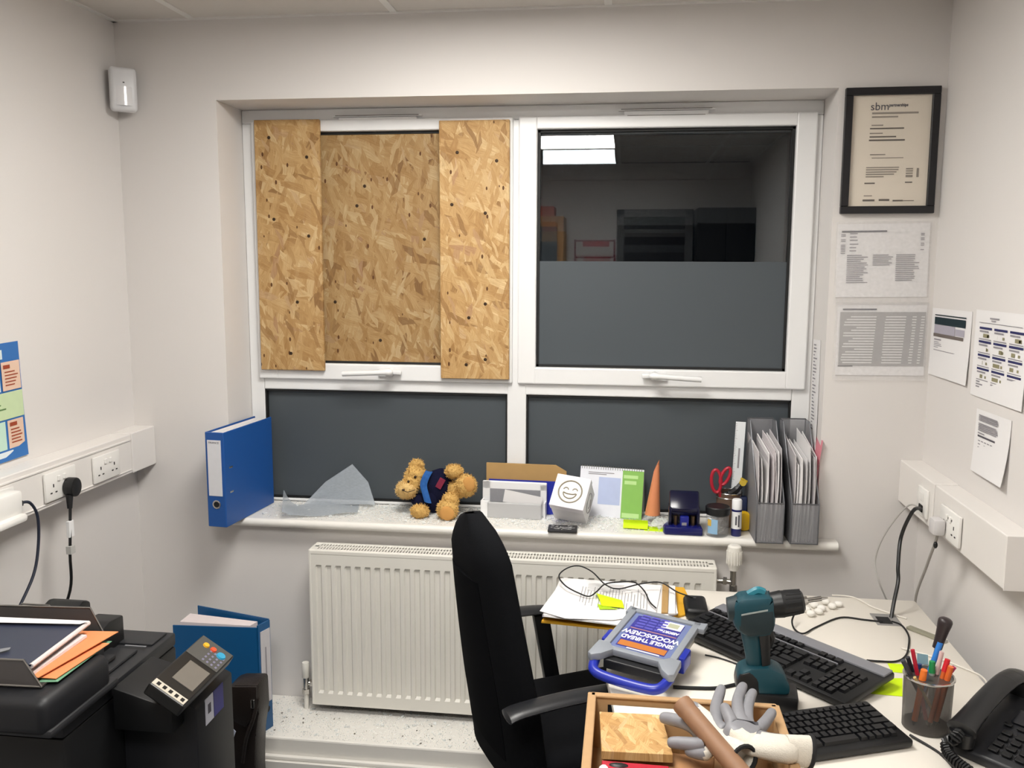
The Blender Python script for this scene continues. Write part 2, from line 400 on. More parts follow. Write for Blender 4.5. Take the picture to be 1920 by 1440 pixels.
for xa, xb, z in ((-1.036, -.751, 2.258), (-.021, .266, 2.263)):
    m = MB(); m.box(xa, xb, FY-.014, FY+.002, z-.016, z+.002, .003); m.box(xa-.02, xb+.02, FY-.02, FY+.002, z+.003, z+.0075, .001); m.box(xa+.015, xb-.015, FY-.017, FY, z-.0135, z-.0115)
    v = ob('trickle_vent', m, UPVC, win, world=True)
    d = MB(); d.box(xa-.01, xb+.01, FY-.0207, FY-.019, z+.0052, z+.0078); d.box(xa+.012, xb-.012, FY-.0178, FY-.0165, z-.0148, z-.0128)
    ob('vent_shadow_line', d, mat('vent_shadow_paint', '6a6762', .8), v, world=True)  # grey strips: shadow lines of the vent put in as colour
def handle(xp, xt, z, s):
    m = MB(); y = FY-.018
    m.box(xp-.02*0-.045*(s < 0)-.012*(s > 0), xp+.045*(s > 0)+.012*(s < 0), y-.012, y, z-.018, z+.01, .005)
    m.cyl((xp, y-.008, z), (xp, y-.05, z+.004), .016, .013)
    m.sph((xp, y-.05, z+.004), (.022, .014, .013)); m.box(min(xp-s*.045, xp), max(xp-s*.045, xp), y-.028, y-.012, z-.008, z+.01, .005)
    m.tube([(xp, y-.055, z+.004), ((xp+xt)/2, y-.052, z-.001), (xt, y-.045, z-.006)], .0095, 10)
    return ob('window_handle', m, UPVC, win, smooth=True, world=True)
handle(-.855, -1.025, 1.347, -1); handle(.105, .265, 1.352, 1)

# boards nailed over the broken window
def board(x0, x1, z0, z1, y0, y1, label, seed, tint=1.0, rot=0, holes=()):
    cx, cz = (x0+x1)/2, (z0+z1)/2
    M = Matrix.Translation((cx, y1, z0)) @ Matrix.Rotation(rot, 4, 'Y')
    t = thing('osb_board', label, 'board', M=M)
    hw = (x1-x0)/2; h = z1-z0
    ob('panel', MB().box(-hw, hw, y0-y1, 0, 0, h, .002, seg=1), osb_mat('strand_board_%d' % seed, tint, seed*1.7), t)
    for hx, hz in holes:
        p = M.inverted() @ Vector((hx, y0, hz))
        ob('screw', MB().lathe([(0, .0012), (.004, .001), (.0062, .0002), (.0062, -.002)], (p.x, y0-y1, p.z), 10, Matrix.Rotation(math.radians(90), 4, 'X')), mat('dark_screw', '3a2a1c', .5, metal=.6), t)
    return t
zz = [2.17, 1.98, 1.86, 1.62, 1.43]
board(-1.348, -1.104, 1.347, 2.252, .164, .1815, 'left outer OSB strip screwed over the boarded window', 1, .98, .003, [(-1.29, 2.19), (-1.28, 1.9), (-1.23, 1.41), (-1.15, 2.12), (-1.15, 1.84), (-1.2, 1.6)])
board(-.664, -.414, 1.328, 2.240, .164, .1815, 'right outer OSB strip, longest, next to the dark window', 2, 1.02, -.001, [(-.46, 2.1), (-.5, 1.92), (-.62, 1.95), (-.57, 1.38), (-.5, 1.4), (-.56, 1.55), (-.6, 2.13), (-.5, 1.6)])
board(-1.285, -.485, 1.376, 2.202, .206, .222, 'wide recessed OSB sheet filling the broken pane', 3, .84, 0, [(-.95, 2.02), (-.98, 1.95), (-.73, 1.83), (-.9, 1.46), (-1.07, 1.6)])

# ================= trunking, sockets, cables =================
LP = .0753; TX = XL+LP; TZ0, TZ1 = 1.0165, 1.153
t = thing('cable_trunking', 'white dado trunking along the left wall with sockets', 'trunking', (XL, -1.2, TZ0))
m = MB(); m.box(XL, TX, -3.4, -.155, TZ0, TZ1, .003); ob('trunking_body', m, TRUNK, t, world=True)
m = MB(); m.box(XL, TX+.002, -.153, -.001, TZ0-.002, TZ1+.002, .003); ob('end_cap', m, TRUNK, t, world=True)
m = MB(); m.box(TX-.001, TX+.003, -3.4, -.157, TZ1-.022, TZ1-.016, .001); m.box(TX-.001, TX+.003, -3.4, -.157, TZ0+.01, TZ0+.014, .001); ob('cover_lip', m, TRUNK, t, world=True)
RPX = XR-.067; RZ0, RZ1 = .979, 1.111
t2 = thing('cable_trunking', 'white dado trunking on the right wall ending in a capped stub', 'trunking', (XR, -.4, RZ0))
ob('trunking_body', MB().box(RPX, XR, -.826, -.33, RZ0, RZ1, .003), TRUNK, t2, world=True)
ob('end_cap', MB().box(RPX-.002, XR, -.326, -.001, RZ0-.002, RZ1+.002, .003), TRUNK, t2, world=True)
ob('end_cap', MB().box(RPX-.001, XR, -.83, -.8265, RZ0-.001, RZ1+.001, .001), TRUNK, t2, world=True)
HOLE = mat('socket_hole', '1c1a19', .8)
def socket_mesh(double=True):
    """plate in local x (along wall), z up, facing -y"""
    w = .146 if double else .086
    p = MB().box(-w/2, w/2, -.009, 0, -.043, .043, .003)
    s = MB(); h = MB()
    for c in ((-.038, .038) if double else (0,)):
        sx = c*.35 if double else 0
        s.box(sx-.006, sx+.006, -.014, -.008, .012, .028, .002)
        for dx, dz, a, b in ((0, .002, .0025, .005), (-.0115, -.019, .0045, .002), (.0115, -.019, .0045, .002)):
            h.box(c+dx-a, c+dx+a, -.0096, -.006, dz-b, dz+b)
        h.box(sx+.006, sx+.0095, -.0096, -.008, .016, .022)
    return p, s, h
def socket(parent_label, M, double=True):
    t = thing('wall_socket', parent_label, 'socket', M=M)
    p, s, h = socket_mesh(double)
    ob('face_plate', p, SOCK, t, smooth=True); ob('switch', s, SOCK, t); ob('pin_holes', h, HOLE, t, kind='stuff')
    return t
ML = lambda y, z, k=1.0: Matrix.Translation((TX+.002, y, z)) @ Matrix.Rotation(math.radians(90), 4, 'Z')
socket('double socket on left trunking with the black plug in it', ML(-.56, 1.079))
socket('empty double socket on left trunking nearest the corner', ML(-.318, 1.076))
socket('double socket on left trunking with the white adaptor, at photo edge', ML(-.84, 1.08))
MR = lambda y, z: Matrix.Translation((RPX-.002, y, z)) @ Matrix.Rotation(math.radians(-90), 4, 'Z')
socket('double socket on right trunking with a grey plug in it', MR(-.485, 1.035))
t = thing('data_socket', 'square white data outlet near the end of right trunking', 'socket', M=MR(-.255, 1.04))
ob('face_plate', MB().box(-.043, .043, -.009, 0, -.043, .043, .003), SOCK, t, smooth=True)
ob('port', MB().box(-.016, .016, -.012, -.0085, -.03, -.008, .002), HOLE, t); ob('blank_insert', MB().box(-.02, .02, -.0115, -.0085, .004, .03, .002), SOCK, t)
# black plug and lead
t = thing('power_plug', 'black mains plug with label-tagged lead in the left socket', 'plug', (TX+.012, -.535, 1.06))
m = MB(); m.prism([(TX+.012, -.535+.027*math.cos(a)*(1.0), 1.062+.03*math.sin(a)) for a in [i*math.pi/9 for i in range(18)]], (.032, 0, 0), bev=.005)
ob('plug_body', m, BLACK, t, smooth=True, world=True)
m = MB(); m.cyl((TX+.026, -.548, 1.04), (TX+.03, -.556, 1.0), .011, .007); ob('strain_relief', m, BLACK, t, smooth=True, world=True)
pc = [(TX+.03, -.553, 1.01), (TX+.035, -.568, .94), (TX+.036, -.578, .86), (TX+.03, -.58, .75), (TX-.02, -.6, .62), (TX-.04, -.7, .5)]
ob('lead', MB().tube(pc, .0045, 8), BLACK, t, smooth=True, world=True)
ob('lead_tag', MB().box(TX+.029, TX+.0315+.008, -.578, -.555, .915, .965, .001), GLUE, t, world=True)
ob('lead_tag', MB().box(TX+.028, TX+.0325+.012, -.585, -.562, .865, .89, .001), mat('grey_tag', 'b9b8b4', .6), t, world=True)
t = thing('plug_adaptor', 'white plug-in adaptor with dark cable at the left photo edge', 'adaptor', (TX+.011, -.86, 1.05))
ob('adaptor_body', MB().box(TX+.012, TX+.07, -.93, -.812, 1.06, 1.125, .008), SOCK, t, smooth=True, world=True)
ob('adaptor_base', MB().box(TX+.012, TX+.085, -.93, -.815, 1.04, 1.062, .008), SOCK, t, smooth=True, world=True)
t = thing('usb_cable', 'dark blue cable hanging from white adaptor on left wall', 'cable', (TX+.06, -.8, .7))
ob('usb_connector', MB().box(TX+.035, TX+.055, -.813, -.79, 1.074, 1.09, .003), DARKG, t, world=True)
ob('lead', MB().tube([(TX+.045, -.79, 1.082), (TX+.055, -.765, 1.075), (TX+.06, -.745, 1.03), (TX+.06, -.75, .95), (TX+.06, -.78, .87), (TX+.05, -.85, .78), (TX+.04, -.9, .7)], .0042, 8), mat('blue_black_cable', '1c2233', .5), t, smooth=True, world=True)
# right wall cables
t = thing('desk_cable', 'black cable from data outlet on right trunking down to desk grommet', 'cable', (.75, -.4, .73))
ob('lead', MB().tube([(RPX-.012, -.262, 1.02), at(1712, 958, x=RPX-.05), at(1690, 1005, x=.84), at(1684, 1060, x=.82), at(1684, 1090, x=.81), at(1676, 1130, y=-.38), at(1670, 1165, y=-.41), (.775, -.42, .71)], .0055, 8), BLACK, t, smooth=True, world=True)
t = thing('network_cable', 'thin pale grey cable looping from data outlet behind the desk', 'cable', (.8, -.2, .66))
ob('lead', MB().tube([(RPX-.012, -.24, 1.02), at(1700, 950, x=.87), at(1660, 1000, x=.82), at(1641, 1050, x=.8), at(1648, 1090, x=.8), at(1660, 1120, y=-.2), at(1666, 1140, y=-.2), (.82, -.2, .5)], .0026, 6), mat('grey_cable', 'a9a6a2', .5), t, smooth=True, world=True)
t = thing('plug', 'pale grey mains plug with lead in the right wall socket', 'plug', (RPX-.03, -.455, 1.02))
m = MB().box(RPX-.045, RPX-.0115, -.472, -.425, .998, 1.045, .009); ob('plug_body', m, mat('grey_plug', 'c9c6c6', .45), t, smooth=True, world=True)
ob('lead', MB().tube([(RPX-.03, -.45, 1.0), at(1756, 1010, x=RPX-.025), at(1738, 1060, x=RPX-.02), at(1716, 1128, x=RPX-.01), (RPX+.02, -.24, .6)], .004, 8), mat('grey_lead', '9b9792', .5), t, smooth=True, world=True)
ob('lead_tag', MB().sph(at(1754, 1022, x=RPX-.026), (.006, .006, .01)), BLACK, t, world=True)

# ================= alarm sensor =================
M = Matrix.Translation((XL+.052, -.052, 2.25)) @ Matrix.Rotation(math.radians(38), 4, 'Z')
t = thing('motion_sensor', 'white motion sensor mounted high in the left corner', 'sensor', M=M)
m = MB(); m.box(-.043, .043, -.03, .012, 0, .145, .013, seg=4); ob('housing', m, mat('sensor_white', 'd4d4d6', .3), t, smooth=True)
ob('mounting_plate', MB().box(-.036, .036, .012, .03, .012, .135, .004), mat('sensor_white', 'd4d4d6', .3), t)
m = MB(); m.grid(lambda u, v: ((u-.5)*.052, -.03-.009*math.sin(math.pi*u), .018+.062*v), 10, 6, .002)
ob('lens', m, mat('sensor_lens', 'e8e8ea', .12, spec=.8), t, smooth=True); ob('indicator', MB().box(-.003, .003, -.0312, -.029, .092, .0955), BLACK, t)

# ================= paper on the walls =================
# framed certificate
M = frame(Vector((.808, -.002, 1.905)), (1, 0, 0.004), (0, 0, 1))
t = thing('certificate_frame', 'black framed certificate hanging on the back wall right of the window', 'picture frame', M=M)
W, H, b = .282, .385, .023
m = MB()
for a in ((-W/2, W/2, H-b, H), (-W/2, W/2, 0, b), (-W/2, -W/2+b, b, H-b), (W/2-b, W/2, b, H-b)): m.box(a[0], a[1], a[2], a[3], 0, .018, .0015, seg=1)
ob('frame_moulding', m, mat('black_frame', '131216', .4), t)
cert = ob('certificate', MB().box(-W/2+b-.002, W/2-b+.002, b-.002, H-b+.002, .002, .006), PAPERC, t)
Mc = M @ Matrix.Translation((-W/2+b, b, .0062)); cw, ch = W-2*b, H-2*b
k = cw/820.; 
def cr_(x0, y0, x1, y1): return ((x0-205)*k*.97, ch-(y1-150)*ch/1150, (x1-205)*k*.97, ch-(y0-150)*ch/1150)
pr = MB(); rects(pr, Mc, [cr_(*a) for a in ((420, 325, 915, 343), (420, 365, 700, 380), (420, 452, 545, 464), (405, 535, 545, 547), (420, 755, 585, 767), (440, 792, 780, 800), (385, 890, 740, 900), (385, 912, 735, 924), (385, 936, 715, 948), (385, 960, 690, 972), (385, 985, 580, 997), (815, 905, 890, 918), (815, 928, 890, 940), (815, 952, 890, 964), (815, 975, 890, 1000), (930, 905, 955, 1000), (375, 1185, 465, 1195))])
ob('small_print', pr, mat('certificate_grey_ink', '8a8177', .8), cert, world=True)
pr = MB(); rects(pr, Mc, [cr_(*a) for a in ((405, 484, 770, 498), (405, 570, 690, 584), (400, 604, 785, 620), (375, 1052, 488, 1066), (812, 1046, 890, 1058), (365, 1228, 495, 1248), (540, 1225, 655, 1245), (690, 1235, 800, 1250), (800, 1240, 920, 1247))])
ob('bold_print', pr, mat('certificate_dark_ink', '5c544d', .8), cert, world=True)
a = cr_(420, 235, 580, 300); text('logo_text', 'sbm', .034, Mc @ Matrix.Translation(((a[0]+a[2])/2, (a[1]+a[3])/2, .0006)), INK, cert)
a = cr_(590, 235, 810, 280); text('logo_text', 'partnerships', .0125, Mc @ Matrix.Translation(((a[0]+a[2])/2, (a[1]+a[3])/2+.001, .0006)), INK, cert, bold=.0004, sx=.9)
ob('glazing', MB().box(-W/2+b, W/2-b, b, H-b, .0095, .0105), CGLASS, t)

def sheet(name, tl, tr, bl, label, cat='paper sheet', pocket=True, m=None, curl=0.0, th=.0012):
    M, w_, h_ = sheet_frame(tl, tr, bl)
    t = thing(name, label, cat, M=M)
    mb = MB(); mb.grid(lambda u, v: (u*w_, v*h_, .0015+curl*(1-v)**2*(u*.6+.4)), 6, 8, th)
    pg = ob('page', mb, m or PAPER, t, smooth=True)
    return t, M @ Matrix.Translation((0, 0, .0025)), w_, h_
POCKET = clear_mat('plastic_wallet', 'e0dede', .12, .18)
# page 1 (three columns)
t, M, w_, h_ = sheet('notice', (.672, -.001, 1.872), (.952, -.001, 1.876), (.669, -.001, 1.640), 'upper landscape notice with three text columns below certificate frame')
sc = lambda x0, y0, x1, y1: ((x0-300)/830*w_, h_-(y1-80)/640*h_, (x1-300)/830*w_, h_-(y0-80)/640*h_)
pr = MB(); L1 = [sc(335, 138, 745, 152)]
pr = rects(MB(), M, L1); ob('heading', pr, INK, t, world=True)
L2 = [sc(410, y, 410+random.randint(60, 85), y+9) for y in (158, 188, 216, 250, 280, 308)]
L2 += [sc(330, y, 372, y+7) for y in (168, 180, 212, 226, 258, 272, 286, 300, 314, 330)]+[sc(1050, y, 1082, y+8) for y in (165, 178, 205, 218, 250, 265, 305)]
for x, n, wd in ((390, 15, 200), (625, 6, 185), (835, 14, 220)): L2 += [sc(x, 348+i*17, x+wd*(1-.4*random.random()), 348+i*17+8) for i in range(n)]
ob('text_lines', rects(MB(), M, L2), INKL, t, world=True)
ob('plastic_wallet', MB().box(-.006, w_+.004, -.025, h_+.008, .006, .0064), POCKET, t)
# page 2 (table)
t, M, w_, h_ = sheet('notice', (.682, -.001, 1.617), (.957, -.001, 1.620), (.680, -.001, 1.388), 'lower landscape notice with grey striped table on the back wall')
sc = lambda x0, y0, x1, y1: ((x0-300)/770*w_, h_-(y1-770)/620*h_, (x1-300)/770*w_, h_-(y0-770)/620*h_)
ob('heading', rects(MB(), M, [sc(345, 805, 640, 818), sc(320, 1303, 450, 1312)]), INK, t, world=True)
ob('table_fill', rects(MB(), M, [sc(325, 835, 1062, 1305)]), INKM, t, world=True)
cells = []
for i in range(18):
    y = 872+i*23.6
    for xa, xb in ((362, 640), (712, 895), (945, 985), (1020, 1055)): cells.append(sc(xa-(i*1.2)+random.random()*(120 if i % 4 < 2 and xa < 400 else 10), y, xb-i*1.6, y+9))
ob('table_cells', rects(MB(), M, cells, .0012), PAPER, t, world=True)
ob('plastic_wallet', MB().box(-.008, w_+.003, -.016, h_+.008, .006, .0064), POCKET, t)
# right wall sheets
X = XR-.001
def rsheet(y0, y1, z0, z1, dz, *a, **k): return sheet('notice', (X, y0, z1), (X, y1, z1+dz), (X, y0, z0), *a, **k)
t, M, w_, h_ = rsheet(-.012, -.338, 1.40, 1.61, .004, 'white sheet with small dark screenshot at corner of right wall', curl=.006)
sc = lambda x0, y0, x1, y1: ((x0-1105)/370*w_, h_-(y1-775)/640*h_, (x1-1105)/370*w_, h_-(y0-775)/640*h_)
ob('screenshot_top', rects(MB(), M, [sc(1140, 832, 1435, 842), sc(1140, 856, 1432, 925)]), INKD, t, world=True)
ob('screenshot_body', rects(MB(), M, [sc(1140, 928, 1340, 1010), sc(1345, 945, 1425, 1005)]), mat('lilac_grey_ink', 'a8a4b0', .8), t, world=True)
ob('screenshot_bar', rects(MB(), M, [sc(1135, 1012, 1420, 1042)]), mat('brown_grey_ink', '6a615c', .8), t, world=True)
ob('text_lines', rects(MB(), M, [sc(1145, 1062, 1215, 1074)]+[sc(1145, 1090+i*16, 1145+random.randint(40, 80), 1096+i*16) for i in range(4)]+[sc(1145, 1165, 1380, 1172)]), INKL, t, world=True)
t, M, w_, h_ = rsheet(-.368, -.70, 1.385, 1.622, .003, 'sheet with grid of blue-barred boxes on the right wall', curl=.004)
bars = []; tx = []; dots = []
for i in range(3):
    for j in range(4):
        x = .035+i*.098+.002*j*0; y = h_-.045-j*.037
        bars.append((x, y-.006, x+.082, y)); tx += [(x+.002, y-.014, x+.06, y-.0095), (x, y-.034, x+.08, y-.0315)]
        dots += [(x+random.random()*.06, y-.028, x+.012+random.random()*.06, y-.018), (x+.055, y-.027, x+.066, y-.02)]
dots = [(min(a, c), b, max(a, c), d) for a, b, c, d in dots]
tx += [(.10, h_-.022, .16, h_-.018), (.11, h_-.028, .14, h_-.025), (.03, h_-.034, .30, h_-.0325)]+[(.035+i*.098, .04-j*.007, .06+i*.098+.02*(j % 2), .044-j*.007) for i in range(3) for j in range(3)]
ob('blue_bars', rects(MB(), M, bars), INKB, t, world=True); ob('text_lines', rects(MB(), M, tx), INKL, t, world=True)
ob('pictograms', rects(MB(), M, dots, .0009), mat('olive_ink', '8a8466', .8), t, world=True)
t, M, w_, h_ = rsheet(-.422, -.645, 1.18, 1.352, .004, 'small text sheet curling off the right wall above trunking', curl=.016)
ob('text_lines', rects(MB(), M @ Matrix.Translation((0, 0, .001)), lines(.025, h_-.012, .13, 4, .0045, .003, .1)+lines(.025, h_-.035, .13, 5, .0045, .003, .1)+lines(.025, h_-.061, .06, 1, .005, .003)+[(.03+.02*i, h_-.085-.009*j, .045+.02*i, h_-.082-.009*j) for i in range(5) for j in range(3) if (i*j) % 3 != 1]), INKL, t, world=True)
ob('bold_line', rects(MB(), M @ Matrix.Translation((0, 0, .001)), [(.025, h_-.073, .14, h_-.068)]), INK, t, world=True)
# narrow list on the window reveal
X = RX1-.001
t, M, w_, h_ = sheet('notice', (X, .165, 1.49), (X, .055, 1.495), (X, .165, 1.12), 'narrow list taped to right side of window recess', curl=.003)
ob('text_lines', rects(MB(), M, [(.02, h_-.02-i*.0115, .03+.05*random.random(), h_-.0155-i*.0115) for i in range(26)]), INKL, t, world=True)
# poster on the left wall
X = XL+.001
t, M, w_, h_ = sheet('poster', (X, -.86, 1.505), (X, -.569, 1.512), (X, -.88, 1.166), 'blue poster with pastel text boxes on the left wall', cat='poster', m=mat('poster_blue', '2f6cb0', .5), curl=.004)
x1 = w_
def pbox(name, lst, col): return ob(name, rects(MB(), M, lst, .002), mat('poster_'+name, col, .6), t, world=True)
pbox('peach_box', [(x1-.083, h_-.137, x1-.006, h_-.054)], 'e0c0aa'); pbox('peach_box', [(x1-.077, h_-.306, x1-.010, h_-.224)], 'e0c0aa')
pbox('green_box', [(.06, h_-.219, x1-.003, h_-.142)], 'c3d6ab')
pbox('pale_box', [(.03, h_-.045, x1-.075, h_-.018), (.05, .012, x1-.062, .028), (.02, h_-.137, x1-.092, h_-.054)], 'd9e2e6')
pbox('aqua_box', [(.03, h_-.306, x1-.086, h_-.224)], 'bfdccb')
for a_, b_ in (([(x1-.076, h_-.074, x1-.048, h_-.063)], lines(x1-.072, h_-.082, .06, 5, .0095, .0032)), ([(x1-.068, h_-.242, x1-.038, h_-.231)], lines(x1-.066, h_-.25, .05, 5, .0095, .0036))): ob('red_text', rects(MB(), M, a_+b_, .003), INKR, t, kind='stuff', world=True)
ob('green_text', rects(MB(), M, lines(.08, h_-.16, x1-.14, 4, .013, .004), .003), mat('poster_green_ink', '5f7f4c', .8), t, world=True)

# ================= radiator =================
RXa, RXb, RY, Rz0, Rz1 = -1.078, .312, -.108, .18, .752
t = thing('radiator', 'white fluted panel radiator under the window sill', 'radiator', ((RXa+RXb)/2, -.06, Rz0))
m = MB(); pitch = .0352; x = RXa+.02; prof = [(RXa+.004, 0)]
while x+pitch < RXb-.012:
    prof += [(x, 0), (x+.004, .007), (x+.0185, .007), (x+.0225, 0)]; x += pitch
prof.append((RXb-.004, 0))
rows = [(Rz0, 0), (Rz0+.043, 0), (Rz0+.052, 1), (Rz1-.062, 1), (Rz1-.054, 0), (Rz1-.022, 0), (Rz1-.014, -.0)]
V = [[m.b.verts.new((px, RY+(py*k), z)) for px, py in prof] for z, k in rows]
for A, Bv in zip(V, V[1:]):
    for i in range(len(prof)-1): m.b.faces.new((A[i], A[i+1], Bv[i+1], Bv[i]))
ob('front_panel', m, RADW, t, world=True)
m = MB(); m.box(RXa, RXb, RY+.012, -.03, Rz0+.005, Rz1-.05); ob('convector_core', m, mat('radiator_inside', '5c5a55', .7), t, world=True)
m = MB(); m.box(RXa-.004, RXa+.005, RY-.002, -.02, Rz0, Rz1, .003); m2 = MB().box(RXb-.005, RXb+.004, RY-.002, -.02, Rz0, Rz1, .003)
ob('side_panel', m, RADW, t, world=True); ob('side_panel', m2, RADW, t, world=True)
m = MB(); m.box(RXa, RXb, RY-.001, RY+.016, Rz1-.018, Rz1, .004); m.box(RXa, RXb, -.036, -.02, Rz1-.006, Rz1, .002); m.box(RXa, RXb, -.066, -.058, Rz1-.006, Rz1-.001)
n = 128
for i in range(n+1):
    x = RXa+.02+(RXb-RXa-.04)*i/n; m.box(x-.0025, x+.0025, RY+.012, -.03, Rz1-.006, Rz1-.0012)
m.box(RXa, RXa+.02, RY+.012, -.03, Rz1-.006, Rz1-.001); m.box(RXb-.02, RXb, RY+.012, -.03, Rz1-.006, Rz1-.001)
ob('top_grille', m, RADW, t, world=True)
# valves
v = thing('radiator_valve', 'white headed thermostatic valve at top right of radiator', 'valve', (.38, -.085, .742))
m = MB(); m.lathe([(0, .085), (.016, .085), (.022, .08), (.024, .055), (.022, .02), (.016, .004), (.016, 0)], (.372, -.085, .742), 20)
for i in range(16): m.box(.0225, .0255, -.0016, .0016, .022, .066, M=Matrix.Translation((.372, -.085, .742)) @ Matrix.Rotation(i*math.pi/8, 4, 'Z'))
ob('valve_head', m, RADW, v, smooth=True, world=True)
m = MB(); m.cyl((.372, -.085, .744), (.372, -.085, .67), .011); m.cyl((.372, -.085, .70), (.317, -.075, .70), .009); m.cyl((.372, -.085, .69), (.372, -.085, .67), .014, n=6); m.cyl((.34, -.0785, .70), (.352, -.081, .70), .014, n=6)
ob('valve_body', m, CHROME, v, smooth=True, world=True)
ob('pipe', MB().cyl((.372, -.085, .67), (.372, -.085, .15), .0075), RADW, v, smooth=True, world=True)
v = thing('radiator_valve', 'white capped lockshield valve at bottom left of radiator', 'valve', (-1.105, -.085, .15))
ob('valve_cap', MB().lathe([(.0, .355), (.012, .355), (.014, .35), (.0135, .3), (.012, .298)], (-1.112, -.085, -.03), 18), RADW, v, smooth=True, world=True)
m = MB(); m.cyl((-1.112, -.085, .27), (-1.112, -.085, .21), .011); m.cyl((-1.112, -.085, .245), (-1.075, -.07, .245), .009); m.cyl((-1.112, -.085, .226), (-1.112, -.085, .208), .0145, n=6); m.cyl((-1.1, -.08, .245), (-1.086, -.075, .245), .0145, n=6)
ob('valve_body', m, CHROME, v, smooth=True, world=True)
ob('pipe', MB().cyl((-1.112, -.085, .21), (-1.112, -.085, .15), .0085), RADW, v, smooth=True, world=True)

# ================= things on the sill =================
Z = SZ
# blue lever arch file
def lever_file(name, label, Mf, W, D, H, board_m, spine_label=True, opened=0.0):
    """local: x = thickness, y = depth (spine at y=0), z up"""
    t = thing(name, label, 'file', M=Mf)
    m = MB(); m.box(0, .004, 0, D, 0, H, .0015, seg=1); m.box(W-.004, W, 0, D, 0, H, .0015, seg=1); m.box(.002, W-.002, -.001, .004, 0, H, .0015, seg=1)
    ob('cover', m, board_m, t)
    return t
a = at(391, 985, z=.84); a2 = at(430, 986, z=.84); bk = at(526, 937, z=.84)
ux = (a2-a).normalized(); ang = math.atan2(ux.y, ux.x)-.02
FM = Matrix.Translation((a.x, a.y, Z+.001)) @ Matrix.Rotation(-.10, 4, 'Z')
t = lever_file('lever_arch_file', 'tall blue lever arch file standing at left end of the sill', FM, .071, .335, .332, BLUEF)
lb = ob('spine_label', MB().box(.009, .060, -.0025, -.0005, .11, .305), mat('label_white', 'd8d8dc', .6), t)
text('spine_text', 'FINANCE', .0095, FM @ Matrix.Translation((.034, -.0028, .296)) @ Matrix.Rotation(math.radians(90), 4, 'X'), INK, lb)
ob('finger_ring', MB().lathe([(.0145, -.001), (.0155, .0015), (.0105, .002), (.0095, -.001)], (.036, -.001, .08), 20, Matrix.Rotation(math.radians(90), 4, 'X')), CHROME, t, smooth=True)
ob('ring_hole', MB().cyl((.036, -.0018, .08), (.036, -.0005, .08), .0098), BLACKD, t)
m = MB(); 
for z in (.205, .118): m.box(.0705, .0722, .028, .05, z-.003, z+.003, .0006)
ob('rado_clip', m, CHROME, t)
m = MB()
for i in range(22): m.box(.009+i*.002, .0105+i*.002, .02+random.random()*.01, .318-random.random()*.008, .005, .322+random.random()*.006)
ob('papers', m, PAPER, t, kind='stuff')
# frosted glass: triangular shard leaning on the pane, and a flat sheet
m = MB(); m.prism([at(570, 945, y=.15), at(703, 946, y=.15), at(690, 905, y=.18), at(660, 871, y=.196), at(610, 904, y=.18)], (0, .004, .001)); 
ob('glass_shard', m, FSHARD, label='triangular frosted glass shard leaning on lower left window pane', cat='glass')
m = MB(); q = [at(508, 948, z=Z+.004), at(560, 974, z=Z+.004), at(640, 962, z=Z+.004), at(700, 940, z=Z+.004)]
def shf(u, v):
    lo = at(520+150*u, 972-8*u, z=Z+.004); hi = at(524+150*u, 948-3*u, z=Z+.004)
    p = lo.lerp(hi, v); p.z += .055*max(0, 1-u*4.5)**1.6*(.4+.6*v)+.004*math.sin(9*u+3*v)+.004; p.x += .018*max(0, 1-u*4)**2; return p
m.grid(shf, 18, 6, .0018); ob('film_sheet', m, FSHARD, smooth=True, label='curled sheet of frosted film lying beside the blue file', cat='film')
# crumbs of broken glass
def crumbs(name, label, fpos, n, s0, s1, mt, cat='broken glass'):
    m = bmesh.new()
    for i in range(n):
        p, dens = fpos(); s = random.uniform(s0, s1)*(1+2*(random.random() < .06))
        R = Matrix.Rotation(random.random()*6.28, 4, 'Z') @ Matrix.Rotation(random.gauss(0, .25), 4, 'X')
        k = random.choice((3, 4, 5)); a0 = random.random()*6
        pts = [R @ Vector((s*math.cos(a0+6.28*j/k)*random.uniform(.5, 1), s*math.sin(a0+6.28*j/k)*random.uniform(.5, 1), 0)) for j in range(k)]
        A = [m.verts.new(p+q) for q in pts]; Bv = [m.verts.new(p+q+R @ Vector((0, 0, s*.3))) for q in pts]
        m.faces.new(A[::-1]); m.faces.new(Bv)
        for j in range(k): m.faces.new((A[j], A[(j+1) % k], Bv[(j+1) % k], Bv[j]))
    mb = MB(); mb.b.free(); mb.b = m
    return ob(name, mb, mt, label=label, cat=cat, kind='stuff')
def psill():
    while True:
        x = random.uniform(-1.3, .2); y = random.uniform(-.03, .195)
        d = math.exp(-((x+.75)/.35)**2)+.9*math.exp(-((x+.2)/.25)**2)+.25
        d *= .35+.65*(y+.03)/.22
        if random.random() < d*.8: return Vector((x, y, Z+.001+random.random()*.003)), d
crumbs('glass_crumbs', 'crumbs of shattered glass scattered along the window sill', psill, 6000, .0012, .004, SHARD)
def pledge():
    x = random.uniform(-1.25, -.3); y = -.28*random.random()**.8
    return Vector((x, y, .1505+random.random()*.002)), 1
crumbs('glass_crumbs', 'crumbs of shattered glass on the pipe ledge under the radiator', pledge, 2200, .001, .0034, SHARD)
crumbs('grit', 'dark grit and dust on the pipe ledge below the radiator', pledge, 1100, .0006, .0017, mat('dark_grit', '6b665e', .9), cat='dirt')

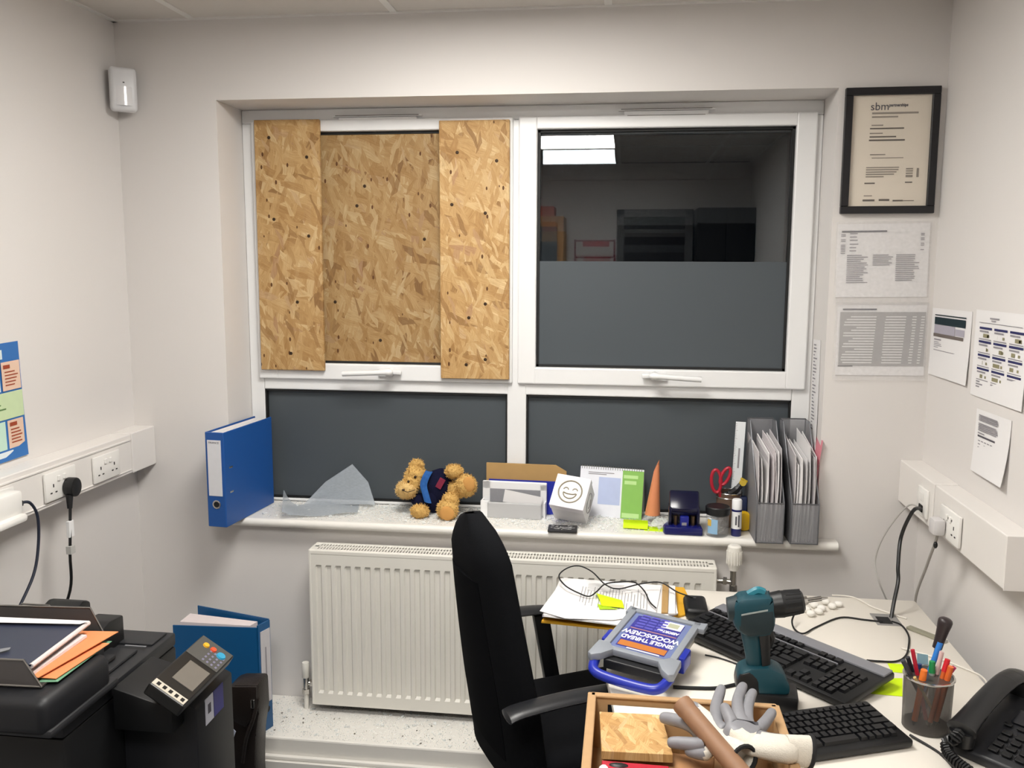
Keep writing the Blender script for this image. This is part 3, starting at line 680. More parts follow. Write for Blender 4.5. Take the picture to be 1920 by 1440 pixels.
# teddy bear
FUR = mat('golden_plush', 'c9a362', .9, spec=.15, var=.22, scale=120, bump=.5, bscale=300)
FURT = mat('plush_tip', 'd3b277', .9, spec=.1, var=.2, scale=200)
KNIT = mat('navy_knit', '15172e', .95, spec=.1, var=.3, scale=300, bump=.5, bscale=400)
SCARF = mat('blue_scarf', '2f5c9c', .9, spec=.1, var=.3, scale=90, bump=.4, bscale=300)
def bp(cx, cy, y): return at(730+.0972*cx, 850+.0972*cy, y=y)
def furry(mb, c, r, n=380, ln=.009):
    c = Vector(c); r = Vector(r) if hasattr(r, '__len__') else Vector((r, r, r))
    mb.sph(c, r, 3, nz=.12, sc=30)
    for i in range(n):
        d = Vector((random.gauss(0, 1), random.gauss(0, 1), random.gauss(0, 1))).normalized()
        p = c+Vector((d.x*r.x, d.y*r.y, d.z*r.z))*.97; q = p+(d+Vector((random.gauss(0, .4), random.gauss(0, .4), random.gauss(0, .4)))).normalized()*ln*random.uniform(.5, 1.2)
        s = d.orthogonal().normalized()*.0016
        mb.b.faces.new([mb.b.verts.new(v) for v in (p+s, p-s, q)])
    return mb
bear = thing('teddy_bear', 'golden plush teddy bear in navy jumper lying on the sill', 'teddy bear', (-.7, .1, Z))
hd = bp(505, 440, .12)
m = furry(MB(), hd, (.038, .04, .042), 700); furry(m, bp(440, 560, .105), (.034, .036, .034), 500); head = ob('head', m, FUR, bear, world=True)
ob('ear', furry(MB(), bp(530, 235, .135), (.026, .016, .024), 300), FUR, head, world=True)
m = furry(MB(), bp(330, 700, .085), (.038, .036, .033), 600); mz = ob('muzzle', m, FURT, bear, world=True)
mo = MB(); mo.tube([bp(250, 700, .045), bp(345, 745, .043), bp(500, 705, .06)], .0013, 6); ob('mouth', mo, mat('brown_thread', '3a2a1a', .8), mz, world=True)
ob('nose', MB().sph(bp(270, 705, .049), (.006, .004, .004)), mat('bear_nose', '4a3320', .5), mz, world=True)
for q in ((500, 455, .079), (368, 545, .072)): ob('eye', MB().sph(bp(*q), .0052, 2), mat('glass_eye', '241406', .1), bear, smooth=True, world=True)
m = MB(); m.sph(bp(960, 660, .13), (.054, .05, .068), 3, nz=.1); m.sph(bp(850, 900, .11), (.03, .035, .05), 3); m.sph(bp(1000, 470, .14), (.038, .035, .035), 3); m.sph(bp(600, 900, .11), (.035, .035, .025), 3)
jm = ob('jumper', m, KNIT, bear, smooth=True, world=True)
m = MB(); m.box(-.011, .011, -.002, .002, -.02, .02, .001, M=Matrix.Translation(bp(985, 580, .079)) @ Matrix.Rotation(.5, 4, 'Y')); ob('chest_badge', m, mat('red_badge', '7c1c3a', .8), jm, world=True)
m = MB(); pA = [bp(770, 340, .1), bp(700, 470, .085), bp(660, 620, .078), bp(700, 790, .068), bp(745, 950, .06)]
m.grid(lambda u, v: spline(pA, k=5)[min(20, int(u*20))]+Vector(((v-.5)*.026, -.006*math.sin(math.pi*v), (v-.5)*-.004)), 20, 4, .005); ob('scarf', m, SCARF, bear, smooth=True, world=True)
ob('arm', furry(MB(), bp(1250, 350, .1), (.033, .03, .025), 450), FUR, bear, world=True)
pw = at(787, 957, y=.045); pw.z = Z+.025; ob('arm', furry(MB(), pw, (.033, .028, .024), 450), FUR, bear, world=True)
m = furry(MB(), bp(1480, 620, .085), (.038, .03, .041), 600); furry(m, bp(1300, 700, .11), (.035, .035, .034), 350); lg = ob('leg', m, FUR, bear, world=True)
ob('foot_pad', MB().sph(bp(1530, 600, .062), (.023, .009, .028), 3), mat('tan_pad', 'c7924f', .9), lg, smooth=True, world=True)
m = furry(MB(), bp(1120, 1110, .04)+Vector((0, 0, .004)), (.037, .03, .038), 600); furry(m, bp(1180, 930, .075), (.03, .03, .035), 350); lg = ob('leg', m, FUR, bear, world=True)
ob('foot_pad', MB().sph(bp(1110, 1180, .014)+Vector((0, 0, .004)), (.026, .008, .026), 3), mat('tan_pad', 'c7924f', .9), lg, smooth=True, world=True)

# folded cardboard behind
m = MB(); m.prism([at(912, 868, y=.17), at(1042, 873, y=.17), at(1062, 885, y=.17), at(1062, 940, y=.17), at(912, 940, y=.17)], (0, .012, 0)); 
ob('cardboard_box', m, CARDB, label='flat brown cardboard box standing against middle of window', cat='box')
m = MB(); m.box(-.14, .14, -.003, .003, 0, .123, M=Matrix.Translation((-.345, .155, Z+.002)) @ Matrix.Rotation(-.03, 4, 'Z')); br = ob('brochure', m, mat('blue_brochure', '2330a0', .4), label='blue brochure standing behind the white organiser', cat='brochure')
# white organiser with grey mesh
T = at(905, 962, z=Z); OM = Matrix.Translation((T.x, .095, Z)) @ Matrix.Rotation(-.04, 4, 'Z')
org = thing('desk_organiser', 'white desk organiser with grey mesh front holding papers', 'organiser', M=OM)
OW = .235
m = MB(); m.box(0, OW, .04, .046, 0, .125, .003); m.box(0, .006, 0, .046, 0, .06, .002); m.box(OW-.006, OW, 0, .046, 0, .06, .002); m.box(0, OW, 0, .046, 0, .004)
m.box(0, .032, .034, .04, .0, .125, .003); m.box(OW-.025, OW, .034, .04, 0, .12, .003); m.box(0, OW, .034, .04, .095, .125, .003)
ob('body', m, GLUE, org)
ob('mesh_panel', MB().box(.028, OW-.022, .032, .0345, .05, .098), mat('grey_mesh_fabric', '8b8b90', .7, var=.15, scale=700), org)
m = MB(); m.box(.026, OW-.012, -.01, 0, 0, .058, .004); ob('front_pocket', m, mat('grey_mesh_light', 'b5b5b6', .6, var=.12, scale=700), org)
ob('pocket_rim', MB().box(0, .03, -.004, 0, 0, .062, .003), GLUE, org)
m = MB(); m.box(-.07, .07, 0, .0015, -.02, .026, M=OM @ Matrix.Translation((.15, .02, .062)) @ Matrix.Rotation(.17, 4, 'Y')); en = ob('envelope', m, PAPER, label='white paper slip tucked in the white organiser', cat='paper')
# smiley cube box
cA = at(1042, 972, z=Z); M = Matrix.Translation((-.178, .062, Z)) @ Matrix.Rotation(-.25, 4, 'Z') @ Matrix.Rotation(.0, 4, 'X')
# cube leaning forward so that the smiley face points up at the viewer
cs = .118
CM = frame(Vector((-.172, .052, Z+.052)), Vector((.97, -.20, -.09)), Vector((.2, .62, .76)))
CMz = CM
cube = thing('gift_box', 'white cube box with laughing face on the lid, on the sill', 'box', M=CM)
lowest = min((CM @ Vector((x, y, z))).z for x in (-cs/2, cs/2) for y in (-cs/2, cs/2) for z in (-cs/2, cs/2))
dz = Z+.001-lowest; cube.location.z += dz; CM = Matrix.Translation((0, 0, dz)) @ CM; WM[cube.name] = CM
ob('box_body', MB().box(-cs/2, cs/2, -cs/2, cs/2, -cs/2, cs/2-.012, .001, seg=1), mat('white_card', 'e0dee2', .5), cube)
lid = ob('lid', MB().box(-cs/2-.002, cs/2+.002, -cs/2-.002, cs/2+.002, cs/2-.03, cs/2, .0015, seg=1), mat('white_card_lid', 'ece9ef', .5), cube)
m = MB(); FZ = cs/2+.0006; R = .041
m.tube([(R*math.cos(a), R*math.sin(a), FZ) for a in [i*math.pi/20 for i in range(40)]], .0028, 6, False, True)
for sx in (-1, 1): m.tube([(sx*.016-.009, .006, FZ), (sx*.016-.004, .0125, FZ), (sx*.016+.004, .0125, FZ), (sx*.016+.009, .006, FZ)], .0021, 6)
m.tube([(-.023, -.006, FZ), (-.016, -.02, FZ), (0, -.026, FZ), (.016, -.02, FZ), (.023, -.006, FZ), (.01, -.009, FZ), (-.01, -.009, FZ)], .0024, 6, True, True)
ob('smiley_face', m, mat('gold_grey_ink', '8e8672', .5), lid, smooth=True)
sm = MB(); rr = .035
sm.tube([(cs/2+.0006, rr*math.cos(a), rr*math.sin(a)-.01) for a in [i*math.pi/16 for i in range(32)]], .0016, 6, False, True); sm.tube([(cs/2+.0006, -.018, -.016), (cs/2+.0006, 0, -.028), (cs/2+.0006, .018, -.016)], .0016, 6)
ob('side_face', sm, mat('grey_ink_side', '99959a', .6), cube, smooth=True)
# coaster pack
p = [at(1025, 986, z=Z), at(1083, 988, z=Z), at(1085, 1000, z=Z), at(1027, 999, z=Z)]
cx = sum((q for q in p), Vector())/4; M = frame(Vector((cx.x, cx.y, Z)), p[1]-p[0], p[0]-p[3])
t = thing('coaster', 'small black coaster with grey pattern on the sill edge', 'coaster', M=M)
ob('coaster_body', MB().box(-.05, .05, -.034, .034, 0, .007, .001), mat('coaster_black', '2b2b2d', .5), t)
m = MB()
for i in range(26):
    x, y = random.uniform(-.042, .036), random.uniform(-.026, .02); rects(m, Matrix(), [(x, y, x+random.uniform(.004, .012), y+random.uniform(.003, .008))], .0073)
ob('coaster_pattern', m, mat('coaster_grey', 'b8b8b8', .5), t)
# desk calendar
q0 = at(1080, 966, z=Z); q1 = at(1203, 984, z=Z)
CMt = frame(Vector((-.158, .168, Z)), (.225, -.035, 0), (.02, .25, .97))
cal = thing('desk_calendar', 'spiral desk calendar with lime green side panel', 'calendar', M=CMt)
cw, chh = .232, .178
ob('page', MB().box(0, cw, 0, chh, 0, .003), mat('calendar_page', 'e2e4ec', .5), cal)
ob('green_panel', MB().box(cw-.076, cw, .0, chh-.006, .0031, .0045), mat('lime_green_card', '83b855', .5), cal)
m = MB(); rects(m, Matrix(), [(cw-.072, chh-.034, cw-.02, chh-.022), (cw-.068, chh-.055, cw-.025, chh-.042), (cw-.072, .004, cw-.01, .02)], .0048); ob('panel_text', m, mat('pale_green_ink', 'b7dc92', .6), cal)
ob('blue_picture', rects(MB(), Matrix(), [(.07, .045, cw-.082, chh-.035)], .0035), mat('pale_blue_print', 'b3bfe0', .6), cal)
m = MB()
for i in range(26): m.tube([(.006+i*.0087, chh-.008, .005), (.006+i*.0087, chh+.004, .004), (.006+i*.0087, chh+.004, -.004), (.006+i*.0087, chh-.004, -.004)], .0009, 5)
ob('spiral_binding', m, WIRE, cal)
ob('back_stand', MB().box(0, cw, 0, chh, -.003, -.001, M=Matrix.Translation((0, chh, 0)) @ Matrix.Rotation(.4, 4, 'X') @ Matrix.Translation((0, -chh, 0))), mat('calendar_back', 'c9ccd0', .6), cal)
m = MB(); rects(m, Matrix(), lines(.03, chh-.018, .1, 2, .006, .003), .0035); ob('calendar_heading', m, INKL, cal)
# orange cone in a clear base
cb = at(1224, 990, z=Z); c0 = Vector((cb.x, .115, Z))
t = thing('orange_cone', 'tall slim orange cone on a clear base on the sill', 'cone', c0)
m = MB(); n = 24; P0 = []
b_ = bmesh.new(); bot = [b_.verts.new((.027*math.cos(6.2832*j/n), .027*math.sin(6.2832*j/n), .028)) for j in range(n)]
top = [b_.verts.new((.010+.0095*math.cos(6.2832*j/n), .0095*math.sin(6.2832*j/n), .204+.022*math.cos(6.2832*j/n))) for j in range(n)]
for j in range(n): b_.faces.new((bot[j], bot[(j+1) % n], top[(j+1) % n], top[j]))
b_.faces.new(top); b_.faces.new(bot[::-1]); m.add(b_); ob('cone_body', m, mat('orange_cone_plastic', 'd98a60', .55), t, smooth=True)
ob('base', MB().lathe([(.03, 0), (.033, .004), (.03, .02), (.024, .03), (0, .03)], n=20), JARM, t, smooth=True)
# neon sticky pad
s0 = at(1170, 990, z=Z); t = thing('sticky_notes', 'neon yellow sticky note pad on the sill before the calendar', 'sticky notes', (s0.x+.04, .035, Z), -.05)
ob('pad', MB().box(-.042, .042, -.02, .03, .002, .01), NEON, t); m = MB(); m.grid(lambda u, v: (-.042+.084*u, -.024+.008*math.sin(3*v)+.002*v, .004+.03*v), 4, 6, .0006); ob('top_note', m, NEON, t, smooth=True)
ob('loose_note', MB().box(.03, .1, -.03, .02, 0, .001), NEON, t)
# crumpled clear wrap
pp = at(1233, 985, z=Z); m = MB(); m.sph((pp.x+.01, .035, Z+.02), (.028, .02, .02), 3, nz=.6, sc=35); ob('clear_wrapping', m, SHARD, label='crumpled clear plastic wrapping between neon notes and hole punch', cat='wrapping')
# hole punch
hm = Matrix.Translation((.212, .02, Z)) @ Matrix.Rotation(-.02, 4, 'Z')
t = thing('hole_punch', 'glossy navy two-hole punch standing on the sill', 'hole punch', M=hm)
ob('base', MB().prism([(-.066, -.055, 0), (.062, -.055, 0), (.052, .05, 0), (-.048, .05, 0), (-.072, -.03, 0)], (0, 0, .028), bev=.006), NAVYP, t, smooth=True)
m = MB(); m.prism([(-.05, -.022, .06), (-.05, -.03, .085), (-.05, .02, .135), (-.05, .035, .135), (-.05, .04, .07)], (.1, 0, 0), bev=.006); ob('handle', m, mat('navy_black_plastic', '0b0d2c', .2), t, smooth=True)
m = MB(); m.box(-.052, -.042, -.03, .035, .015, .09, .004); m.box(.042, .052, -.03, .035, .015, .09, .004); m.box(-.05, .05, .0, .035, .015, .08, .003); ob('bracket', m, mat('navy_black_plastic', '0b0d2c', .2), t, smooth=True)
m = MB(); m.cyl((-.028, -.02, .025), (-.028, -.02, .06), .007); m.cyl((.03, -.02, .025), (.03, -.02, .06), .007); ob('punch_pin', m, mat('dark_brass', '5b4a3a', .3, metal=.8), t, smooth=True)
ob('centre_guide', MB().box(-.014, .016, -.036, -.01, .026, .06, .004), mat('navy_bright', '1c2480', .3), t, smooth=True)
ob('white_mark', MB().box(-.008, .008, -.0365, -.0355, .03, .04), INKL, t)
# jar of paper clips
jc = Vector((.322, -.008, Z)); t = thing('paper_clip_jar', 'clear jar of paper clips with black lid on the sill', 'jar', jc)
ob('jar_body', MB().lathe([(.036, 0), (.038, .004), (.038, .07), (.034, .074), (.0, .074)], n=28), JARM, t, smooth=True)
ob('lid', MB().lathe([(.038, .073), (.041, .076), (.041, .098), (.038, .101), (0, .101)], n=28), BLACK, t, smooth=True)
ob('jar_label', MB().grid(lambda u, v: (.0386*math.cos(-2.6+.95*u), .0386*math.sin(-2.6+.95*u), .012+.05*v), 8, 1, .0004), mat('jar_label_blue', '8fb6d6', .5), t, smooth=True)
ob('label_panel', MB().grid(lambda u, v: (.0392*math.cos(-2.62+.4*u), .0392*math.sin(-2.62+.4*u), .038+.022*v), 8, 1, .0004), mat('jar_label_yellow', 'd9b04a', .5), t, smooth=True)
m = MB()
for i in range(70):
    a = random.random()*6.28; r = random.random()*.028; c = Vector((r*math.cos(a), r*math.sin(a), .008+random.random()*.052)); d = Vector((random.gauss(0, 1), random.gauss(0, 1), random.gauss(0, 1))).normalized()*.012
    e = d.orthogonal().normalized()*.003; m.tube([c-d-e, c+d-e, c+d+e, c-d+e], .0007, 4, False)
ob('paper_clips', m, CHROME, t, kind='stuff')
# glue stick
t = thing('glue_stick', 'white and navy glue stick standing beside the clip jar', 'glue stick', (.385, -.005, Z))
ob('tube_body', MB().lathe([(.0165, .0), (.017, .002), (.017, .026), (0, .026)], n=20), mat('navy_cap', '1c1f5c', .35), t, smooth=True)
ob('label', MB().lathe([(.0172, .026), (.0172, .085), (0, .085)], n=20), GLUE, t, smooth=True); ob('stripe', MB().lathe([(.0175, .085), (.0175, .092), (0, .092)], n=20), mat('navy_cap', '1c1f5c', .35), t, smooth=True)
ob('cap', MB().lathe([(.0168, .092), (.0168, .122), (.014, .126), (0, .126)], n=20), GLUE, t, smooth=True)
m = MB(); rects(m, frame(Vector((.385, -.0225, Z+.03)), (1, 0, 0), (0, 0, 1)), [(.003, .004, .008, .045), (-.006, .01, -.001, .04)], .0005); ob('label_print', m, INK, t, world=True)
# pen pot with scissors, ruler
pc = Vector((.372, .115, Z)); t = thing('pencil_pot', 'round wire pot on the sill behind the clip jar', 'pot', pc)
ob('pot_body', MB().lathe([(.0, .002), (.04, .002), (.042, .004), (.044, .12), (.042, .12), (.04, .006), (0, .006)], n=26), mat('brown_mesh', '6a5548', .5, metal=.2), t, smooth=True)
m = MB()
for z in (.12, .104): m.tube([(.044*math.cos(i*math.pi/12), .044*math.sin(i*math.pi/12), z) for i in range(24)], .002, 6, False, True)
ob('pot_rim', m, CHROME, t, smooth=True)
def lean(name, label, cat): return thing(name, label, cat, pc)
t = thing('ruler', 'white plastic ruler standing in the sill pot', 'ruler', M=frame(at(1378, 946, y=.09), at(1401, 788, y=.115)-at(1392, 910, y=.115)+Vector((0, 0, 0)), Vector((1, .0, -.1))) )
Mr = WM[t.name]
ob('ruler_blade', MB().box(-.02, .292, -.0165, .0165, -.001, .001), mat('ruler_white', 'dfe3e6', .35), t)
m = MB(); 
for i in range(50): m.quad((.0+i*.0058, -.0165, .0013), (.0012+i*.0058, -.0165, .0013), (.0012+i*.0058, -.0165+(.008 if i % 5 == 0 else .005), .0013), (i*.0058, -.0165+(.008 if i % 5 == 0 else .005), .0013))
m.quad((.13, -.002, .0013), (.2, -.002, .0013), (.2, .004, .0013), (.13, .004, .0013)); 
for f in list(m.b.faces): pass
o = ob('ruler_marks', m, INKL, t); 
m = MB()
for i in range(50): m.quad((.0+i*.0058, -.0165, -.0013), (.0012+i*.0058, -.0165, -.0013), (.0012+i*.0058, -.0165+(.008 if i % 5 == 0 else .005), -.0013), (i*.0058, -.0165+(.008 if i % 5 == 0 else .005), -.0013))
m.quad((.13, -.002, -.0013), (.2, -.002, -.0013), (.2, .004, -.0013), (.13, .004, -.0013)); ob('ruler_marks', m, INKL, t)
t = thing('scissors', 'red handled scissors standing in the sill pot', 'scissors', at(1352, 930, y=.09))
def loop(c, r, rr, tw):
    return [at(c[0]+r*math.cos(a)*math.cos(tw)-rr*math.sin(a)*math.sin(tw), c[1]+r*math.cos(a)*math.sin(tw)+rr*math.sin(a)*math.cos(tw), y=.085) for a in [i*math.pi/8 for i in range(16)]]
ob('handle', MB().tube(loop((1343, 902), 9, 21, -.05), .0058, 8, True, True), RED, t, smooth=True, world=True)
ob('handle', MB().tube(loop((1360, 893), 7, 17, .45), .0058, 8, True, True), RED, t, smooth=True, world=True)
m = MB(); m.tube([at(1348, 920, y=.086), at(1356, 945, y=.1), at(1360, 960, y=.11)], .007, 8); ob('shank', m, RED, t, smooth=True, world=True)
t = thing('tape_dispenser', 'black and yellow tape gun behind the glue stick', 'tape dispenser', (.43, .08, Z))
m = MB(); m.tube([at(1358, 925, y=.095), at(1372, 924, y=.085), at(1384, 915, y=.08), at(1390, 906, y=.085)], [.006, .012, .012, .01, .008], 8); ob('tape_gun_arm', m, BLACK, t, smooth=True, world=True)
m = MB(); m.cyl(at(1393, 905, y=.085), at(1393, 905, y=.075), .012); m.box(-.014, .012, -.004, .004, -.005, .003, .002, M=Matrix.Translation(at(1396, 900, y=.08)) @ Matrix.Rotation(.5, 4, 'Y')); ob('tape_gun_wheel', m, mat('mustard', 'b59a20', .4), t, smooth=True, world=True)
ob('yellow_reel', MB().lathe([(0, -.016), (.03, -.016), (.032, -.012), (.032, .012), (.03, .016), (0, .016)], (.418, .06, Z+.033), 26, Matrix.Rotation(math.radians(90), 4, 'X') ), YEL, t, smooth=True, world=True)
ob('grip', MB().box(.402, .432, .085, .115, Z, Z+.11, .006), mat('blue_grip', '1d2748', .45), t, smooth=True, world=True)
# magazine files
def magfile(x, y, w_, label, seed, pink=False):
    M = Matrix.Translation((x, y, Z+.001)) @ Matrix.Rotation(.03, 4, 'Z')
    t = thing('magazine_file', label, 'magazine file', M=M, group=None)
    D, H, hf = .245, .375, .135; m = MB()
    side = [(0, 0, 0), (0, D, 0), (0, D, H), (0, D-.055, H), (0, 0, hf)]
    m.prism(side, (.0015, 0, 0)); m.prism([(w_-.0015, b, c) for a, b, c in side], (.0015, 0, 0)); m.box(0, w_, 0, .0015, 0, hf); m.box(0, w_, D-.0015, D, 0, H); m.box(0, w_, 0, D, 0, .0015)
    ob('mesh_body', m, MIXG, t)
    r = MB(); 
    for xx in (0.0008, w_-.0008): r.tube([(xx, 0, 0), (xx, 0, hf), (xx, D-.055, H), (xx, D, H), (xx, D, 0)], .0022, 6, False)
    r.tube([(0, 0, hf), (w_, 0, hf)], .0022, 6, False); r.tube([(0, 0, 0.002), (w_, 0, 0.002)], .0022, 6, False); r.tube([(0, D, H), (w_, D, H)], .0022, 6, False)
    ob('wire_edge', r, mat('grey_wire', '5f6064', .4, metal=.5), t, smooth=True)
    rnd = random.Random(seed); n = 9
    for i in range(n):
        x0 = .006+(w_-.012)*i/n; lean_ = rnd.uniform(-.010, .006); hh = rnd.uniform(.30, .345); bow = rnd.uniform(.004, .014)
        d0 = rnd.uniform(.006, .022)
        def f(u, v, x0=x0, l=lean_, hh=hh, bow=bow, d0=d0):
            return (x0+l*v+bow*math.sin(2.2*v)*(.4+.6*(1-u)), d0+u*(D-.04)+v*.018*(1-u), .004+v*(hh-.05*(1-u)*(1 if d0 > .02 else .6)))
        mb = MB(); mb.grid(f, 4, 8, rnd.choice((.0012, .002, .0035)))
        o = ob('document', mb, [PAPER, mat('off_white_paper', 'd6d0d2', .7), mat('grey_white_paper', 'c4c0c2', .7)][rnd.randrange(3)], t, smooth=True)
    if pink:
        mb = MB(); mb.grid(lambda u, v: (w_-.006+.022*v*v, .06+u*.17, .004+v*.33), 4, 6, .001); ob('document', mb, mat('pink_paper', 'd98a96', .7), t, smooth=True, label='pink sheet')
    return t
magfile(.438, -.085, .088, 'left grey mesh magazine file full of papers, next to the ruler', 3)
magfile(.549, -.08, .088, 'right grey mesh magazine file with pink sheet by the recess side', 5, True)

# ================= desk =================
DZ = .73
desk = thing('desk', 'white office desk along the right wall', 'desk', (.43, -.9, 0))
pts = [(-.02, -.255), (.893, -.255), (.885, -1.95), (.0, -1.95), (.0, -1.3), (-.005, -1.08), (-.017, -.97), (-.029, -.88), (-.031, -.6), (-.028, -.3)]
DESKM = mat('white_desk_laminate', 'e6e0d6', .38, var=.01, scale=8)
ob('desk_top', MB().prism([(x, y, DZ-.025) for x, y in pts], (0, 0, .025), bev=.003), DESKM, desk, smooth=True, world=True)
LEGM = mat('silver_leg', 'a9a9ab', .4, metal=.6)
for x, y in ((.06, -.35), (.82, -.35), (.08, -1.85), (.82, -1.85)): ob('leg', MB().box(x-.025, x+.025, y-.025, y+.025, 0, DZ-.025, .003), LEGM, desk, world=True)
ob('modesty_panel', MB().box(.1, .8, -.36, -.342, .3, DZ-.026), DESKM, desk, world=True)
gp = at(1662, 1163, z=DZ); gr = ob('grommet', MB().box(gp.x-.035, gp.x+.035, gp.y-.04, gp.y+.045, DZ-.001, DZ+.0015, .0005), mat('grey_grommet', '8a8886', .5), desk, world=True)
ob('grommet_hole', MB().box(gp.x-.026, gp.x+.01, gp.y-.03, gp.y+.02, DZ+.0005, DZ+.0022), BLACKD, gr, world=True)
D = lambda px, py, h=0: at(px, py, z=DZ+h)

# paper stack in a yellow folder
def pquad(px, h): return [D(x, y, h) for x, y in px]
def slab(mb, q, th): mb.prism([Vector(p) for p in q], (0, 0, th)); return mb
t = thing('document_wallet', 'yellow document wallet under a stack of papers on desk corner', 'folder', D(1150, 1150))
ob('wallet', slab(MB(), pquad([(1015, 1168), (1170, 1184), (1305, 1150), (1282, 1104), (1060, 1092)], .001), .005), mat('yellow_card', 'dfa82a', .6), t, world=True)
pt = [(1020, 1155), (1165, 1172), (1268, 1152), (1262, 1102), (1055, 1087)]
t = thing('paper_stack', 'loose stack of printed white papers on the yellow wallet', 'papers', D(1140, 1130, .007))
for i in range(9):
    j = lambda: random.uniform(-4, 4)
    q = pquad([(x+j(), y+j()*.5) for x, y in pt], .0068+i*.0024)
    ob('sheet', slab(MB(), q, .0016), [PAPER, mat('lilac_paper', 'c9c2d8', .7)][i in (2, 5)], t, world=True)
top = .0068+9*.0024
q = pquad([(1012, 1146), (1060, 1160), (1150, 1163), (1230, 1150), (1240, 1098), (1058, 1084)], top+.002)
ob('top_sheet', slab(MB(), q, .001), mat('bright_paper', 'eceaea', .7), t, world=True)
A, Bq, Cq = D(1052, 1086, top+.0035), D(1240, 1098, top+.0035), D(1018, 1148, top+.0035)
Mt, wt, ht = sheet_frame(A, Bq, Cq)
ob('printed_rows', rects(MB(), Mt, [(wt*(.3+.03*i), ht*.5-random.random()*.08, wt*(.3+.03*i)+.0022, ht*.66+.05*random.random()) for i in range(22)]+lines(wt*.35, ht*.92, wt*.5, 6, .012, .0025)+[(wt*.55+i*.02, ht*.22, wt*.55+i*.02+.0022, ht*.4) for i in range(6)], .0005), INKM, t, world=True)
t = thing('card_file', 'brown and white card folders lying at right of the paper stack', 'folder', D(1255, 1120, .03))
ob('brown_folder', slab(MB(), pquad([(1240, 1150), (1252, 1150), (1254, 1098), (1242, 1097)], .03), .003), CARDB, t, world=True)
ob('white_folder', slab(MB(), pquad([(1253, 1152), (1266, 1152), (1266, 1100), (1255, 1099)], .03), .003), PAPER, t, world=True)
st = D(1140, 1125, .045)
t = thing('sticky_note', 'neon yellow sticky note stuck on the paper stack', 'sticky note', st)
q = [D(1113, 1111, .038), D(1165, 1125, .04), D(1170, 1140, .036), D(1128, 1136, .036)]
m = MB(); m.grid(lambda u, v: q[0].lerp(q[1], u).lerp(q[3].lerp(q[2], u), v)+Vector((0, 0, .012*math.sin(3.1*v)*(1-.5*u))), 6, 5, .0008); ob('note', m, NEON, t, smooth=True, world=True)
m = MB(); m.grid(lambda u, v: D(1120, 1132, .035).lerp(D(1150, 1140, .035), u).lerp(D(1124, 1142, .0345).lerp(D(1160, 1142, .0345), u), v), 2, 2, .0008); ob('under_note', m, mat('neon_under', 'a9cf1a', .7), t, world=True)
# mouse
ms = D(1300, 1150, 0); t = thing('computer_mouse', 'black computer mouse at right of the paper stack', 'mouse', (.22, -.445, DZ), 0)
m = MB(); m.box(-.032, .034, -.06, .06, .001, .034, .012, seg=4)
ob('mouse_body', m, BLACK, t, smooth=True); ob('scroll_wheel', MB().cyl((-.004, .035, .03), (.004, .035, .03), .008), DARKG, t)
t = thing('mouse_cable', 'thin black cable looping over the paper stack', 'cable', D(1150, 1100, .05))
cp = [D(1300, 1120, .035), D(1270, 1110, .045), D(1238, 1092, .06), D(1200, 1095, .055), D(1160, 1104, .05), D(1135, 1096, .06), D(1110, 1072, .07), D(1085, 1061, .075), D(1062, 1066, .07), D(1048, 1080, .06), D(1060, 1098, .05), D(1085, 1112, .042), D(1105, 1118, .04), D(1120, 1108, .05), D(1135, 1095, .06), D(1165, 1091, .06), D(1190, 1092, .06), D(1208, 1108, .055), D(1218, 1128, .045), D(1230, 1140, .04)]
ob('lead', MB().tube(cp, .0022, 6), BLACKD, t, smooth=True, world=True)

# screw organiser case
bl, brr, fr, fl = at(1195, 1140, z=.825), at(1336, 1164, z=.82), at(1263, 1233, z=.80), at(1124, 1214, z=.805)
O = (bl+brr+fr+fl)/4; ux = ((brr-bl)+(fr-fl)); uy = (bl-fl)+(brr-fr)
CW, CL, CT = ((brr-bl).length+(fr-fl).length)/2, ((bl-fl).length+(brr-fr).length)/2, .055
uz_ = ux.cross(uy).normalized(); ux = ux.normalized()+2*uy.cross(uz_).normalized(); O = O+Vector((-.012, -.01, 0))
M = frame(O-uz_*CT, ux, uy)
case = thing('screw_case', 'grey and blue carry case of woodscrews on the desk corner', 'case', M=M)
hw, hl = CW/2, CL/2
TUB = clear_mat('case_clear', 'b9bcc4', .75, .25)
ob('tub', MB().box(-hw+.012, hw-.012, -hl+.012, hl-.012, 0, CT-.014, .004), mat('case_tub', 'c2bfb4', .35), case, smooth=True)
m = MB(); e = .018
for a in ((-hw, hw, hl-e, hl), (-hw, hw, -hl, -hl+e), (-hw, -hw+e, -hl, hl), (hw-e, hw, -hl, hl)): m.box(a[0], a[1], a[2], a[3], CT-.018, CT, .003)
m.prism([(hw-e, hl-.03, CT-.016), (hw+.016, hl-.03, CT-.016), (hw+.016, hl+.008, CT-.016), (hw-e, hl, CT-.016)], (0, 0, .015), bev=.003); m.prism([(-hw+e, hl-.03, CT-.016), (-hw-.008, hl-.03, CT-.016), (-hw-.008, hl+.008, CT-.016), (-hw+e, hl, CT-.016)], (0, 0, .015), bev=.003)
for s in (-1, 1): m.prism([(s*(hw-e), -hl+.03, CT-.02), (s*(hw+.012), -hl+.03, CT-.02), (s*(hw+.015), -hl-.036, CT-.022), (s*(hw+.002), -hl-.044, CT-.022), (s*(hw-.018), -hl-.03, CT-.02), (s*(hw-.04), -hl+.004, CT-.02)], (0, 0, .021), bev=.004)
ob('lid_rim', m, mat('case_grey', '8c9199', .4), case, smooth=True)
ob('lid_window', MB().box(-hw+e-.002, hw-e+.002, -hl+e-.002, hl-e+.002, CT-.012, CT-.006), mat('case_lid_blue_grey', '6f7ba6', .22), case)
